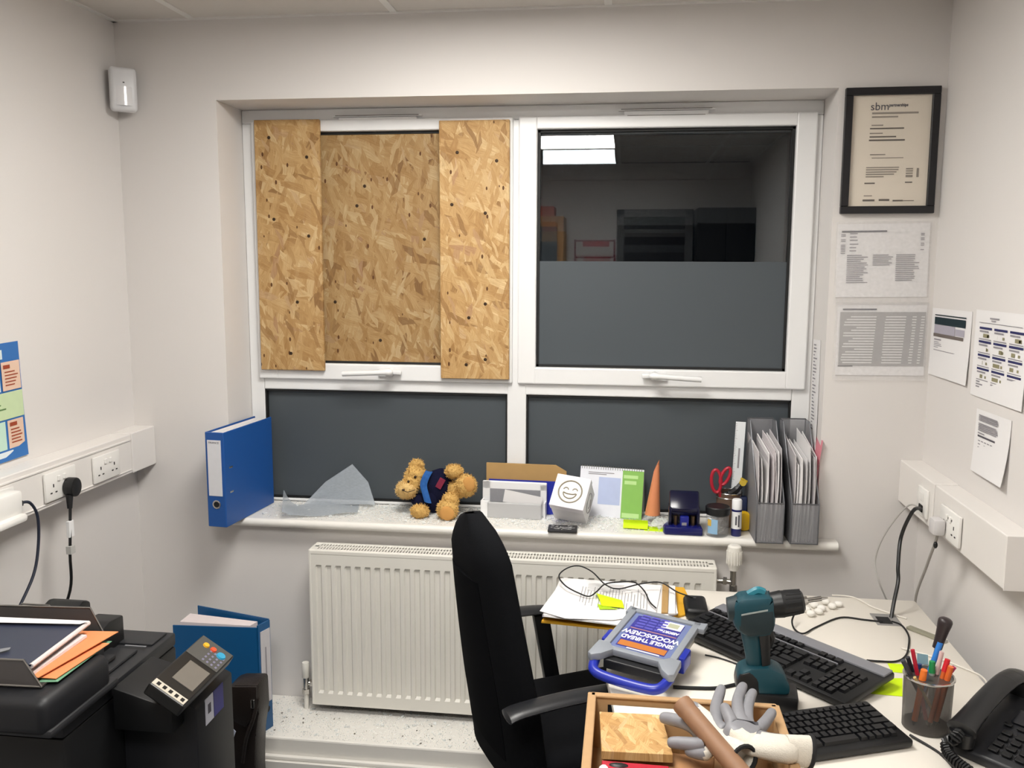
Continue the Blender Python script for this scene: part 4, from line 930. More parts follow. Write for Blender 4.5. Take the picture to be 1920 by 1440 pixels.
lm = MB().box(-hw+.03, hw-.034, -hl+.035, hl-.03, CT-.0062, CT-.0052); lb = ob('label_card', lm, mat('label_indigo', '3b3a8f', .3), case)
LMt = M @ Matrix.Translation((0, 0, CT-.0048)) @ Matrix.Rotation(math.pi, 4, 'Z')   # printing is upside down to the viewer
WHT = mat('white_print', 'eceaf4', .5)
yy = lambda f: hl-2*hl*f   # f from near(0) to far(1) in flipped frame
text('label_text', 'SINGLE THREAD', .0245, LMt @ Matrix.Translation((0, hl-.085, 0)), WHT, lb, bold=.0009, sx=.76)
text('label_text', 'WOODSCREW', .0275, LMt @ Matrix.Translation((0, hl-.112, 0)), WHT, lb, bold=.0009, sx=.8)
text('label_text', 'ASSORTED', .0155, LMt @ Matrix.Translation((-hw*.33, hl-.152, 0)), WHT, lb, bold=.0009, sx=.75)
ob('orange_band', rects(MB(), LMt, [(-hw+.035, hl-.064, hw-.033, hl-.038)], .0002), mat('label_orange', 'b9702f', .5), lb, world=True)
ob('thin_stripe', rects(MB(), LMt, [(-hw+.035, hl-.134, hw-.033, hl-.130)], .0002), mat('label_salmon', 'b08080', .5), lb, world=True)
ob('white_panel', rects(MB(), LMt, [(-hw+.036, hl-.205, -hw+.088, hl-.168)], .0002), mat('label_white_panel', 'e4e2e6', .5), lb, world=True)
ob('panel_picture', rects(MB(), LMt, [(-hw+.046, hl-.198, -hw+.074, hl-.176)], .0005), mat('label_olive', 'b0b196', .5), lb, world=True)
ob('size_table', rects(MB(), LMt, [(hw-.04-.026*i-.022, hl-.15-.015*j, hw-.04-.026*i, hl-.142-.015*j) for i in range(3) for j in range(5)], .0003), mat('label_violet', '5b58b4', .5), lb, world=True)
ob('small_print', rects(MB(), LMt, [(-.05, hl-.034, .035, hl-.029)], .0003), WHT, lb, world=True)
for s in (-1, 1): ob('latch', MB().box(s*(hw+.003)-.01, s*(hw+.003)+.012, -hl+.045, -hl+.1, .008, CT-.004, .005), PURP, case, smooth=True)
m = MB(); m.tube([(-hw+.0, -hl-.02, .03), (-hw+.01, -hl-.055, .022), (-hw*.5, -hl-.066, .018), (hw*.5, -hl-.068, .018), (hw-.012, -hl-.058, .022), (hw, -hl-.02, .03)], .0125, 10)
ob('handle', m, PURP, case, smooth=True)
ob('handle_recess', MB().box(-hw+.02, hw-.02, -hl-.02, -hl+.014, .01, CT-.02, .003), mat('case_black', '121316', .5), case)

# cordless drill
dr0 = Vector((.335, -.985, DZ))
t = thing('cordless_drill', 'teal and black cordless drill standing upright on its battery', 'drill', dr0)
Y = -.985
PD = lambda px, py, dy=0: at(px, py, y=Y+dy)
b0, b1 = PD(1395, 1310), PD(1489, 1320)
zb = DZ+.0005
m = MB(); m.box(-.058, .055, -.042, .042, 0, .045, .008, M=Matrix.Translation((.355, Y, zb)) @ Matrix.Rotation(-.12, 4, 'Z')); ob('battery', m, BLACK, t, smooth=True, world=True)
m = MB(); m.prism([PD(1378, 1278), PD(1384, 1250), PD(1405, 1242), PD(1440, 1240), PD(1466, 1252), PD(1477, 1275), PD(1478, 1292), PD(1380, 1292)], (0, .07, 0), M=Matrix.Translation((0, -.035, 0)), bev=.01); ob('battery_mount', m, TEAL, t, smooth=True, world=True)
m = MB(); m.prism([PD(1378, 1276), PD(1384, 1252), PD(1405, 1246), PD(1420, 1262), PD(1422, 1292), PD(1380, 1290)], (0, .074, 0), M=Matrix.Translation((0, -.037, 0)), bev=.008); ob('mount_bumper', m, BLACK, t, smooth=True, world=True)
m = MB(); hp = [PD(1408, 1165), PD(1412, 1195), PD(1415, 1225), PD(1418, 1262)]
def hgrip(u, v):
    P = spline(hp, k=6); i = min(len(P)-1, int(round(v*(len(P)-1)))); c = P[i]; a = 6.2832*u; w = .023+.004*math.cos(3*v)
    return c+Vector((w*math.cos(a)*1.05, .02*math.sin(a), 0))
m.grid(hgrip, 16, 18, closeu=True); ob('grip', m, TEAL, t, smooth=True, world=True)
m = MB(); m.grid(lambda u, v: hgrip(.5+(.25+.5*u)*1.0, .12+.8*v)+Vector((.012, -.0045, 0)), 8, 14, .004); ob('grip_rubber', m, BLACK, t, smooth=True, world=True)
ax0, ax1 = PD(1372, 1150), PD(1442, 1146)
def motor(u, v):
    c = ax0.lerp(ax1, v); a = 6.2832*u; r = .035*(1-.12*abs(v-.5)); return c+Vector((0, r*math.cos(a)*.95, r*1.0*math.sin(a)))
m = MB(); m.prism([PD(1372, 1128), PD(1385, 1114), PD(1442, 1110), PD(1450, 1122), PD(1452, 1165), PD(1443, 1185), PD(1405, 1188), PD(1380, 1178), PD(1371, 1160)], (0, .066, 0), M=Matrix.Translation((0, -.033, 0)), bev=.014); body = ob('motor_housing', m, TEAL, t, smooth=True, world=True)
m = MB(); m.cyl(PD(1364, 1142), PD(1383, 1141), .026, .031, 20); m.prism([PD(1380, 1135), PD(1448, 1130), PD(1450, 1172), PD(1440, 1182), PD(1400, 1186), PD(1378, 1172)], (0, .069, 0), M=Matrix.Translation((0, -.0345, 0)), bev=.012); ob('rubber_overmould', m, mat('dark_teal_rubber', '16292f', .6), t, smooth=True, world=True)
m = MB(); m.tube([PD(1404, 1116), PD(1420, 1108), PD(1432, 1112)], .011, 8); ob('speed_selector', m, mat('teal_light', '1f7080', .4), t, smooth=True, world=True)
ob('body_stripe', MB().prism([PD(1390, 1152, -.036), PD(1440, 1143, -.036), PD(1440, 1146, -.036), PD(1390, 1155, -.036)], (0, .001, 0)), mat('stripe_grey', '9aa2a2', .5), t, world=True)
c0_, c1_ = PD(1446, 1135), PD(1505, 1127)
m = MB(); m.cyl(c0_, c0_.lerp(c1_, .35), .029, .031, 24); m.cyl(c0_.lerp(c1_, .35), c0_.lerp(c1_, .95), .03, .027, 24); m.cyl(c0_.lerp(c1_, .95), c1_.lerp(c0_, -.03), .027, .02, 24)
for i in range(18):
    a = i*math.pi/9; d = (c1_-c0_).normalized(); o1 = Vector((0, math.cos(a), math.sin(a)))*.0295
    m.tube([c0_.lerp(c1_, .4)+o1, c0_.lerp(c1_, .9)+o1*.92], .0014, 5, False)
ob('chuck', m, BLACK, t, smooth=True, world=True)
m = MB(); m.cyl(c1_, PD(1514, 1125), .012, .009); m.cyl(PD(1512, 1126), PD(1540, 1122), .0055); m.cyl(PD(1540, 1122), PD(1552, 1121), .004, .002); ob('driver_bit', m, CHROME, t, smooth=True, world=True)
m = MB(); m.tube([PD(1440, 1182), PD(1446, 1196), PD(1440, 1212)], .009, 8); ob('trigger', m, BLACK, t, smooth=True, world=True)

# keyboards
def keyboard(M, label, L, Dp, rows, silver):
    t = thing('keyboard', label, 'keyboard', M=M)
    H = .02
    m = MB().box(0, L, 0, Dp, .002, H, .005); ob('keyboard_base', m, BLACK, t, smooth=True)
    if silver: ob('silver_panel', MB().box(.006, L-.004, Dp*.80, Dp-.002, H-.003, H+.005, .003), SILV, t, smooth=True); ob('silver_line', MB().box(.01, L-.11, Dp*.655, Dp*.672, H, H+.005, .001), SILV, t)
    kb = {}
    def key(x, y, w_, d_):
        kk = (round(w_, 4), round(d_, 4))
        if kk not in kb:
            b_ = bmesh.new(); h = .0085
            lo = [b_.verts.new(p) for p in ((0, 0, 0), (w_, 0, 0), (w_, d_, 0), (0, d_, 0))]; i = min(w_, d_)*.13
            hi = [b_.verts.new(p) for p in ((i, i, h), (w_-i, i, h), (w_-i, d_-i*.6, h), (i, d_-i*.6, h))]
            b_.faces.new(hi)
            for j in range(4): b_.faces.new((lo[j], lo[(j+1) % 4], hi[(j+1) % 4], hi[j]))
            mb = MB(); mb.b.free(); mb.b = b_
            o = ob('key', mb, KEYM, t); kb[kk] = o.data; o.location = (x, y, H-.001); return
        o = bpy.data.objects.new('key', kb[kk]); C.objects.link(o); o.parent = t; o.location = (x, y, H-.001)
    for y, d_, xs_ in rows:
        for x, w_ in xs_: key(x, y, w_-.0018, d_-.0018)
    return t
def rowset(L, Dp, main, nav, full):
    rows = []; 
    if full:
        u = (L-.04)/22.4; d_ = Dp*.118; y0 = Dp*.045
        lay = [[1.3, 1.3, 1.3, 5.6, 1.3, 1.3, 1.3, 1.6], [1.4]+[1]*11+[2.6], [1.8]+[1]*11+[2.2], [1.5]+[1]*12+[1.5], [1]*13+[2]]
        for r, ws in enumerate(lay):
            x = .02; xs_ = []
            for w_ in ws: xs_.append((x, w_*u)); x += w_*u
            nx = .02+15.5*u
            if r == 0: xs_ += [(nx+i*u, u) for i in range(3)]
            if r == 1: xs_ += [(nx+u, u)]
            if r in (3, 4): xs_ += [(nx+i*u, u) for i in range(3)]
            px_ = .02+18.9*u
            xs_ += [(px_+i*u*.86, u*.86) for i in range(4 if r > 0 else 3)]
            rows.append((y0+r*d_, d_, xs_))
        f = []; x = .02
        for grp in (1, 4, 4, 4): 
            for i in range(grp): f.append((x, u*.9)); x += u*.9
            x += u*.55
        f += [(.02+15.5*u+i*u, u) for i in range(3)]
        rows.append((Dp*.685, d_*.9, f))
    else:
        u = (L-.014)/15.2; d_ = (Dp-.03)/6.0; y0 = .02
        lay = [[1.2, 1, 1, 1.1, 4.9, 1.1, 1, 1, 1, 1], [2]+[1]*10+[1.7, 1.5], [1.7]+[1]*11+[2.4], [1.4]+[1]*12+[1.7], [1]*13+[2.1], [.94]*16]
        for r, ws in enumerate(lay):
            x = .007; xs_ = []
            for w_ in ws: xs_.append((x, w_*u)); x += w_*u
            rows.append((y0+r*d_, d_ if r < 5 else d_*.75, xs_))
    return rows
FR = at(1585, 1322, z=.748); BR = at(1666, 1262, z=.772)
u_ = Vector((.688, -.725, 0)); L1 = .535; D1 = .205
org_ = FR-u_*L1; 
vp = Vector((.725, .688, .085))
M = frame(Vector((org_.x, org_.y, DZ+.003)), u_, vp)
keyboard(M, 'silver and black full-size keyboard behind the drill', L1, D1, rowset(L1, D1, 1, 1, True), True)
ob_ = bpy.data.objects
m = MB(); m.box(L1-.05, L1-.02, D1-.03, D1-.015, -.012, .004, .002); ob('keyboard_foot', m, BLACK, [o for o in C.objects if o.name == 'keyboard'][0])
m = MB(); m.box(.04, .07, D1-.03, D1-.015, -.012, .004, .002); ob('keyboard_foot', m, BLACK, [o for o in C.objects if o.name == 'keyboard'][0])
BR2 = at(1640, 1325, z=.752); FR2 = at(1713, 1392, z=.745)
u2 = Vector((.93, .368, 0)); v2 = Vector((-.368, .93, .06)); L2_, D2_ = .285, .16
o2 = Vector((FR2.x, FR2.y, 0))-u2*L2_
M = frame(Vector((o2.x, o2.y, DZ+.001)), u2, v2)
keyboard(M, 'small black keyboard at front of desk beside the cardboard box', L2_, D2_, rowset(L2_, D2_, 1, 1, False), False)
t = thing('keyboard_cable', 'black cable running from silver keyboard to the desk grommet', 'cable', D(1600, 1160))
ob('lead', MB().tube([D(1490, 1150, .03), D(1485, 1165, .02), D(1490, 1180, .01), D(1506, 1188, .006), D(1530, 1176, .003), D(1575, 1158, .003), D(1620, 1162, .003), D(1655, 1166, .003)], .0026, 6), BLACKD, t, smooth=True, world=True)
t = thing('grommet_cable', 'black cable from the grommet curling to the pen pot', 'cable', D(1690, 1190))
ob('lead', MB().tube([D(1672, 1165, .003), D(1690, 1172, .004), D(1703, 1190, .004), D(1704, 1210, .004), D(1698, 1230, .004), D(1680, 1240, .004), D(1650, 1240, .004), D(1625, 1238, .004)], .0026, 6), BLACKD, t, smooth=True, world=True)
t = thing('front_cable', 'black cable from the small keyboard towards the phone', 'cable', D(1740, 1400))
ob('lead', MB().tube([D(1706, 1378, .006), D(1740, 1398, .003), D(1765, 1415, .003), D(1788, 1440, .003), D(1800, 1470, .003)], .0028, 6), BLACKD, t, smooth=True, world=True)
t = thing('case_cable', 'black cable lying on desk between screw case and drill', 'cable', D(1320, 1285))
ob('lead', MB().tube([D(1262, 1288, .004), D(1300, 1290, .004), D(1345, 1290, .004), D(1385, 1282, .004)], .0045, 8), BLACKD, t, smooth=True, world=True)
ob('side_lead', MB().tube([D(1322, 1228, .003), D(1350, 1234, .003), D(1385, 1246, .003)], .002, 6), BLACKD, t, smooth=True, world=True)
for i, (pp, lab) in enumerate([([(1700, 1160), (1640, 1140), (1600, 1120), (1560, 1116)], 'long white cable along the back of desk'), ([(1690, 1215), (1760, 1235), (1800, 1250), (1840, 1268), (1855, 1290)], 'white cable along the right edge of desk by the wall')]):
    t = thing('white_cable', lab, 'cable', D(*pp[0])); ob('lead', MB().tube([D(x, y, .003) for x, y in pp], .0025, 6), mat('white_lead', 'd9d4cb', .5), t, smooth=True, world=True)
# ear plugs / foam pellets
for i, (x, y) in enumerate([(1512, 1148), (1527, 1140), (1540, 1146), (1548, 1134), (1535, 1152), (1560, 1142), (1520, 1156), (1572, 1138)]):
    p = D(x, y); ob('foam_pellet', MB().sph((p.x, p.y, DZ+.0095), (.013, .012, .009), 2, nz=.2), mat('white_foam', 'e6e3dc', .8), smooth=True, label='white foam pellet in little heap on the desk behind drill', cat='foam pellet', group='foam pellets at back of the desk')
# sticky notes under keyboard
t = thing('sticky_note', 'neon yellow sticky note lying under corner of silver keyboard', 'sticky note', D(1665, 1285)); ob('note', slab(MB(), [D(1625, 1300, .0005), D(1692, 1306, .0005), D(1692, 1272, .0005), D(1655, 1272, .0005)], .0008), NEON, t, world=True)
t = thing('sticky_note', 'neon yellow sticky note half hidden behind the pen pot', 'sticky note', D(1680, 1250)); ob('note', slab(MB(), [D(1672, 1260, .0005), D(1692, 1262, .0005), D(1696, 1246, .0005), D(1664, 1244, .0005)], .0008), NEON, t, world=True)
p = D(1733, 1190); t = thing('usb_stick', 'small grey-green stick lying by right edge of desk', 'usb stick', M=Matrix.Translation((p.x, p.y, DZ)) @ Matrix.Rotation(-.9, 4, 'Z')); ob('stick_body', MB().box(-.05, .05, -.01, .01, 0, .008, .002), mat('grey_green_plastic', '8d8a78', .5), t); ob('stick_cap', MB().box(.05, .065, -.008, .008, .001, .007, .001), CHROME, t)
# mesh pen pot with pens
pp = Vector((.677, -1.035, DZ)); pr_, ph = .051, .118
t = thing('pen_pot', 'silver mesh pen pot on the desk full of pens', 'pot', pp)
ob('mesh_wall', MB().lathe([(pr_*.96, .002), (pr_, .12)], n=32), MIXP, t, smooth=True)
m = MB(); m.tube([(pr_*math.cos(i*math.pi/16), pr_*math.sin(i*math.pi/16), .12) for i in range(32)], .0028, 6, False, True); ob('pot_rim', m, CHROME, t, smooth=True)
ob('pot_base', MB().lathe([(0, .001), (pr_*.96, .001), (pr_*.96, .008), (0, .008)], n=32), mat('pot_grey', '6a6765', .4, metal=.6), t, smooth=True)
def pen(px, py, base, r, col, label, name='pen', cat='pen', ydep=-1.035, cap=None, group=None, tip=None):
    top = at(px, py, y=ydep); b_ = pp+Vector((base[0], base[1], .01)); d = (top-b_)
    t = thing(name, label, cat, b_, group=group)
    ob('barrel', MB().cyl(b_+d.normalized()*.012, top-d*(.18 if cap else 0), r, n=10), mat('pen_'+col, col, .4), t, smooth=True, world=True)
    ob('tip', MB().cyl(b_, b_+d.normalized()*.012, r*.3, r, n=10), mat('pen_tip_dark', '2a2a2c', .4), t, smooth=True, world=True)
    if cap: ob('cap', MB().cyl(top-d*.18, top, r*1.18, r*1.05, n=12), mat('pen_'+cap, cap, .4), t, smooth=True, world=True)
    return t
pen(1711, 1218, (-.0, -.01), .0045, 'b0122e', 'thin red pen at left of the desk pen pot', ydep=-1.03)
pen(1733, 1256, (-.03, -.015), .0065, 'e07028', 'orange highlighter leaning left in desk pen pot', ydep=-1.06, cap='e8762a')
pen(1748, 1240, (.01, .0), .006, '9aa6a2', 'grey pen with green end in the desk pen pot', ydep=-1.03, cap='1f8a4c')
pen(1777, 1236, (.0, -.02), .0055, 'c96028', 'orange pen with red end leaning right in desk pen pot', ydep=-1.04, cap='c81e2a')
pen(1783, 1250, (.015, -.01), .006, 'd8662c', 'orange pen at right rim of desk pen pot', ydep=-1.055)
pen(1763, 1205, (-.02, .02), .006, '2f7bd0', 'bright blue pen tilted right in desk pen pot', ydep=-1.01)
pen(1693, 1238, (.02, .01), .0055, '3a3d45', 'dark grey pen leaning over left rim of pen pot', ydep=-1.04)
pen(1702, 1232, (.01, .02), .005, '23252c', 'black pen second from left in pen pot', ydep=-1.02)
pen(1766, 1222, (.0, .0), .005, 'd8b8b4', 'pale pink pen in the middle of desk pen pot', ydep=-1.02)
pen(1724, 1245, (-.005, .025), .005, '2a3f74', 'navy blue pen low in the desk pen pot', ydep=-1.0)
pen(1715, 1270, (.03, .0), .0035, 'b49a5e', 'yellow pencil crossing inside the pen pot', name='pencil', cat='pencil', ydep=-1.07)
pen(1790, 1250, (-.01, .03), .0045, 'd0407a', 'pink-ended pencil behind right rim of pen pot', name='pencil', cat='pencil', ydep=-1.0, cap='e04a80')
p0 = pp+Vector((-.01, .015, .012)); p1 = at(1757, 1215, y=-1.0); p2 = at(1775, 1158, y=-1.0)
t = thing('letter_opener', 'tall tool with thick dark brown handle in pen pot', 'tool', p0)
ob('blade', MB().cyl(p0, p1, .004, .005, n=8), CHROME, t, smooth=True, world=True); m = MB(); d = p2-p1
fr_ = [0, .2, .4, .6, .78, .88, .94, .98, 1]; m.tube([p1+d*q for q in fr_], [.0105, .011, .0118, .0132, .0152, .0155, .0135, .009, .002], 14, False); ob('handle', m, mat('dark_brown_handle', '2c2224', .4), t, smooth=True, world=True)
q = D(1730, 1260, .07); t = thing('sticky_flag', 'pale blue sticky flag behind the pen pot', 'sticky note', q); ob('note', MB().prism([at(1718, 1268, y=-.97), at(1742, 1268, y=-.97), at(1740, 1228, y=-.97), at(1720, 1225, y=-.97)], (0, .0008, 0)), mat('pale_blue_note', '9cc4d2', .6), t, world=True)

# desk phone
PM = frame(Vector((.690, -1.135, DZ)), Vector((.70, -.714, 0)), Vector((.714, .70, .0)))
ph_ = thing('desk_phone', 'black desk telephone with handset at right photo edge', 'telephone', M=PM)
tilt = Matrix.Rotation(.3, 4, 'X')
m = MB(); m.prism([(0, 0, 0), (0, .22, 0), (0, .22, .075), (0, .16, .065), (0, 0, .022)], (.185, 0, 0), M=Matrix.Translation((-.0, 0, 0)), bev=.006); ob('phone_base', m, DARKG, ph_, smooth=True)
sl_ = math.atan2(.043, .16); KM = Matrix.Translation((0, 0, .024)) @ Matrix.Rotation(sl_, 4, 'X')
for r in range(4):
    for c in range(4): ob('phone_key', MB().box(.07+c*.026, .089+c*.026, .02+r*.02, .034+r*.02, 0, .006, .0015, M=KM, seg=1), KEYM, ph_)
for c in range(5): ob('phone_key', MB().box(.062+c*.026, .078+c*.026, .108, .117, 0, .005, .001, M=KM, seg=1), KEYM, ph_)
ob('display', MB().box(.07, .175, .125, .17, 0, .003, M=KM), mat('phone_display', '15171d', .15), ph_)
m = MB(); HP = [(.028, -.012, .062), (.028, .03, .078), (.028, .1, .100), (.028, .18, .115), (.028, .235, .112), (.028, .262, .1)]
P = spline([Vector(p) for p in HP], k=6)
def hs(u, v):
    i = min(len(P)-1, int(round(v*(len(P)-1)))); c = P[i]; a = 6.2832*u; e_ = abs(v-.5)*2; w_ = .024+.008*e_**3; h = .013+.006*e_**3
    if v in (0., 1.): w_ = h = .004
    return c+Vector((w_*math.cos(a), -.3*h*math.sin(a), h*math.sin(a)))
m.grid(hs, 16, 36, closeu=True); hsn = ob('handset', m, mat('handset_black', '17181a', .34), ph_, smooth=True)
ob('handset_cup', MB().cyl((.028, .0, .06), (.028, .0, .03), .026, .022, 20), BLACK, hsn, smooth=True); ob('handset_cup', MB().cyl((.028, .245, .1), (.028, .245, .065), .026, .022, 20), BLACK, hsn, smooth=True)
path = spline([PM @ Vector((.028, -.014, .058)), D(1790, 1385, .05), D(1776, 1392, .03), D(1778, 1412, .02), D(1792, 1428, .018), D(1815, 1445, .016), D(1840, 1470, .016)], k=30)
m = MB(); hel = []
for i, p in enumerate(path[:-1]):
    d = (path[i+1]-p).normalized(); a_ = d.orthogonal().normalized(); b2 = d.cross(a_)
    a = i*.9; hel.append(p+(a_*math.cos(a)+b2*math.sin(a))*.010)
m.tube(hel, .0032, 6, False); ob('coiled_cord', m, BLACK, ph_, smooth=True, world=True)

# cardboard box with tools
Bx0, Bx1, By0, By1, Bz = -.056, .322, -1.56, -1.222, .85
BMx = Matrix.Rotation(0, 4, 'Z')
t = thing('cardboard_box', 'open cardboard box holding tools and gloves on the desk', 'box', ((Bx0+Bx1)/2, (By0+By1)/2, DZ))
th = .007
m = MB(); m.box(Bx0, Bx0+th, By0, By1, DZ+.001, Bz, .002); m.box(Bx1-th, Bx1, By0, By1, DZ+.001, Bz, .002); m.box(Bx0, Bx1, By0, By0+th, DZ+.001, Bz, .002); m.box(Bx0, Bx1, By0, By1, DZ+.001, DZ+.006)
sx0, sx1 = -.02, .13
m.box(Bx0, sx0, By1-th, By1, DZ+.001, Bz, .002); m.box(sx1, Bx1, By1-th, By1, DZ+.001, Bz, .002); m.box(sx0-.004, sx1+.004, By1-th, By1, Bz-.018, Bz, .002); m.box(sx0-.004, sx1+.004, By1-th, By1, DZ+.001, Bz-.052, .002)
ob('box_walls', m, CARDL, t, world=True)
m = MB(); m.box(Bx0-.006, Bx0+.012, By0, By1+.004, Bz-.002, Bz+.004, .003); m.box(Bx0, Bx1, By1-.012, By1+.005, Bz-.002, Bz+.004, .003); m.box(Bx1-.014, Bx1+.005, By0, By1, Bz-.002, Bz+.004, .003); ob('folded_rim', m, mat('box_card_edge', 'b39068', .85, var=.08), t, world=True)
bz = lambda px, py, z: at(px, py, z=z)
O_ = osb_mat('strand_board_9', 1.15, 4.2)
def offcut(q, z, th, label, mt, d=None):
    q = [bz(x, y, z) for x, y in q]
    M = Matrix.Translation(Vector((q[0].x, q[0].y, z-th)))
    t = thing('wood_offcut', label, 'wood', M=M); m = MB(); m.prism([p-Vector((0, 0, th)) for p in q], (0, 0, th), bev=.001)
    o = ob('offcut', m, mt, t, world=True); return t
OF = osb_mat('strand_board_flat', 1.12, 6.1)
# strand texture is drawn in x-z; lay it flat by swapping axes
for n_ in OF.node_tree.nodes:
    if n_.type == 'TEX_COORD':
        mp = OF.node_tree.nodes.new('ShaderNodeMapping'); mp.inputs['Rotation'].default_value = (math.radians(90), 0, 0)
        for l in list(n_.outputs['Object'].links):
            ts = l.to_socket; OF.node_tree.links.remove(l); OF.node_tree.links.new(mp.outputs[0], ts)
        OF.node_tree.links.new(n_.outputs['Object'], mp.inputs['Vector'])
offcut([(1124, 1334), (1240, 1340), (1262, 1415), (1128, 1408)], .832, .017, 'light OSB offcut lying in the cardboard box', OF)
offcut([(1128, 1428), (1335, 1452), (1340, 1420), (1262, 1412), (1130, 1404)], .802, .022, 'brown board offcut beneath the light one in box', mat('brown_board', 'a97c52', .7, var=.1, scale=30))
offcut([(1275, 1400), (1330, 1440), (1440, 1460), (1440, 1400)], .772, .02, 'plain brown board lying under the gloves in box', mat('brown_board2', '8f6a44', .75, var=.12, scale=25))
t = thing('knife_pack', 'red tool with black oval mark at front of the box', 'tool', bz(1150, 1435, .84))
q = [bz(1128, 1425, .838), bz(1255, 1436, .838), bz(1240, 1475, .838), bz(1130, 1475, .838)]
ob('red_body', MB().prism([p-Vector((0, 0, .012)) for p in q], (0, 0, .012), bev=.002), RED, t, world=True)
c = bz(1160, 1431, .84); ob('oval_mark', MB().sph((c.x, c.y-.004, .8385), (.018, .008, .003), 2), BLACK, t, smooth=True, world=True)
c = bz(1132, 1438, .84); ob('white_end', MB().sph((c.x, c.y-.006, .836), (.01, .02, .005), 2), GLUE, t, smooth=True, world=True)
# hammer
h0, h1 = at(1277, 1318, z=.915), at(1400, 1462, z=.85)
t = thing('hammer', 'wooden hammer handle sticking up out of cardboard box', 'hammer', h1)
d = h1-h0; n_ = d.length
hp = [h0, h0+d*.06, h0+d*.3, h0+d*.7, h1+d*.2]
m = MB(); Ph = spline([Vector(p) for p in hp], k=6); Rh = [.0165 if i < 2 else .0195 if i < 8 else .018 for i in range(len(Ph))]
m.tube(Ph, Rh, 14, False); ob('handle', m, mat('hammer_wood', '8f6b50', .55, var=.14, scale=60), t, smooth=True, world=True)
he = h1+d*.2; sd = d.normalized().cross(Vector((0, 0, 1))).normalized()
m = MB(); m.cyl(he-sd*.05, he+sd*.04, .018, n=12); m.cyl(he+sd*.04, he+sd*.055, .021, n=12); ob('hammer_head', m, mat('steel_dark', '55575a', .35, metal=.9), t, smooth=True, world=True)

# work gloves
KN = mat('white_knit', 'd8d2c6', .9, spec=.1, var=.08, scale=150, bump=.5, bscale=420)
COAT = mat('grey_nitrile', '85858a', .45, var=.1, scale=60, bump=.15, bscale=120)
def skin_mesh(verts, edges, radii, root=0):
    me = bpy.data.meshes.new('sk'); me.from_pydata([tuple(v) for v in verts], edges, []); o = bpy.data.objects.new('sk', me); C.objects.link(o)
    o.modifiers.new('s', 'SKIN'); me.skin_vertices[0].data  # layer is made with the modifier
    for i, r in enumerate(radii):
        sv = me.skin_vertices[0].data[i]; sv.radius = r if hasattr(r, '__len__') else (r, r); sv.use_root = (i == root)
    ss = o.modifiers.new('u', 'SUBSURF'); ss.levels = 2; ss.render_levels = 2
    dg = bpy.context.evaluated_depsgraph_get(); dg.update(); r = bpy.data.meshes.new_from_object(o.evaluated_get(dg)); bpy.data.objects.remove(o)
    return r
def glove(label, wrist, cuff, palm, fingers, coat_test, rim=None):
    t = thing('work_glove', label, 'glove', palm)
    V = [Vector(palm), (Vector(palm)+Vector(wrist))/2, Vector(wrist), Vector(cuff)]; E = [(0, 1), (1, 2), (2, 3)]; R = [(.040, .022), (.038, .022), (.032, .022), (.037, .03)]
    for f in fingers:
        prev = 0
        for i, (p, r) in enumerate(f):
            V.append(Vector(p)); R.append(r); E.append((prev, len(V)-1)); prev = len(V)-1
    me = skin_mesh(V, E, R)
    me.materials.clear(); me.materials.append(KN); me.materials.append(COAT)
    for p in me.polygons:
        p.use_smooth = True; p.material_index = 1 if coat_test(p.center) else 0
    o = bpy.data.objects.new('glove_body', me); C.objects.link(o); o.parent = t; me.transform(WM[t.name].inverted()); WM[o.name] = WM[t.name]
    # cuff: open knitted tube with dark trim
    c = Vector(cuff); d = (c-Vector(wrist)).normalized(); a_ = d.cross(Vector((0, 0, 1))).normalized(); b_ = d.cross(a_)
    rx, rz = rim or (.04, .026)
    def cf(u, v): return c-d*.03+d*.045*v+(a_*math.cos(6.2832*u)*rx+b_*math.sin(6.2832*u)*rz)*(.9+.1*v)
    m = MB(); m.grid(cf, 20, 4, .0025, closeu=True); ob('cuff', m, KN, t, smooth=True, world=True)
    m = MB(); m.tube([cf(i/20, 1.02) for i in range(20)], .0042, 6, False, True); ob('cuff_trim', m, mat('black_trim', '1b1b1d', .9), t, smooth=True, world=True)
    return t
P_ = lambda px, py, z: at(px, py, z=z)
f1 = [[(P_(1345, 1365, .875), .015), (P_(1342, 1325, .885), .0125), (P_(1350, 1298, .89), .0115), (P_(1354, 1288, .89), .009)],
      [(P_(1385, 1345, .885), .0145), (P_(1382, 1315, .893), .012), (P_(1390, 1292, .895), .0115), (P_(1395, 1284, .895), .009)],
      [(P_(1400, 1350, .88), .0135), (P_(1402, 1325, .887), .0115), (P_(1408, 1305, .89), .011), (P_(1413, 1296, .89), .009)],
      [(P_(1420, 1372, .875), .0135), (P_(1438, 1350, .875), .0115), (P_(1450, 1332, .875), .0105)],
      [(P_(1374, 1358, .892), .0135), (P_(1364, 1338, .898), .012), (P_(1357, 1322, .9), .010)]]
lineA = P_(1330, 1400, .87); lineB = P_(1450, 1405, .87)
glove('right work glove with grey fingers pointing up over box rim', P_(1448, 1402, .875), P_(1502, 1408, .868), P_(1390, 1388, .872), f1, lambda c: c.y > (lineA.y-.0+(c.x-lineA.x)*0)+.018, (.021, .03))
f2 = [[(P_(1310, 1362, .875), .016), (P_(1275, 1352, .872), .0135), (P_(1248, 1346, .868), .0125), (P_(1236, 1345, .866), .010)],
      [(P_(1315, 1398, .868), .015), (P_(1285, 1394, .862), .013), (P_(1262, 1392, .858), .012), (P_(1250, 1392, .856), .009)],
      [(P_(1325, 1415, .86), .014), (P_(1300, 1410, .852), .012), (P_(1284, 1407, .848), .010)],
      [(P_(1322, 1345, .872), .015), (P_(1305, 1330, .875), .013), (P_(1296, 1320, .874), .011)]]
xg = P_(1318, 1390, .87).x
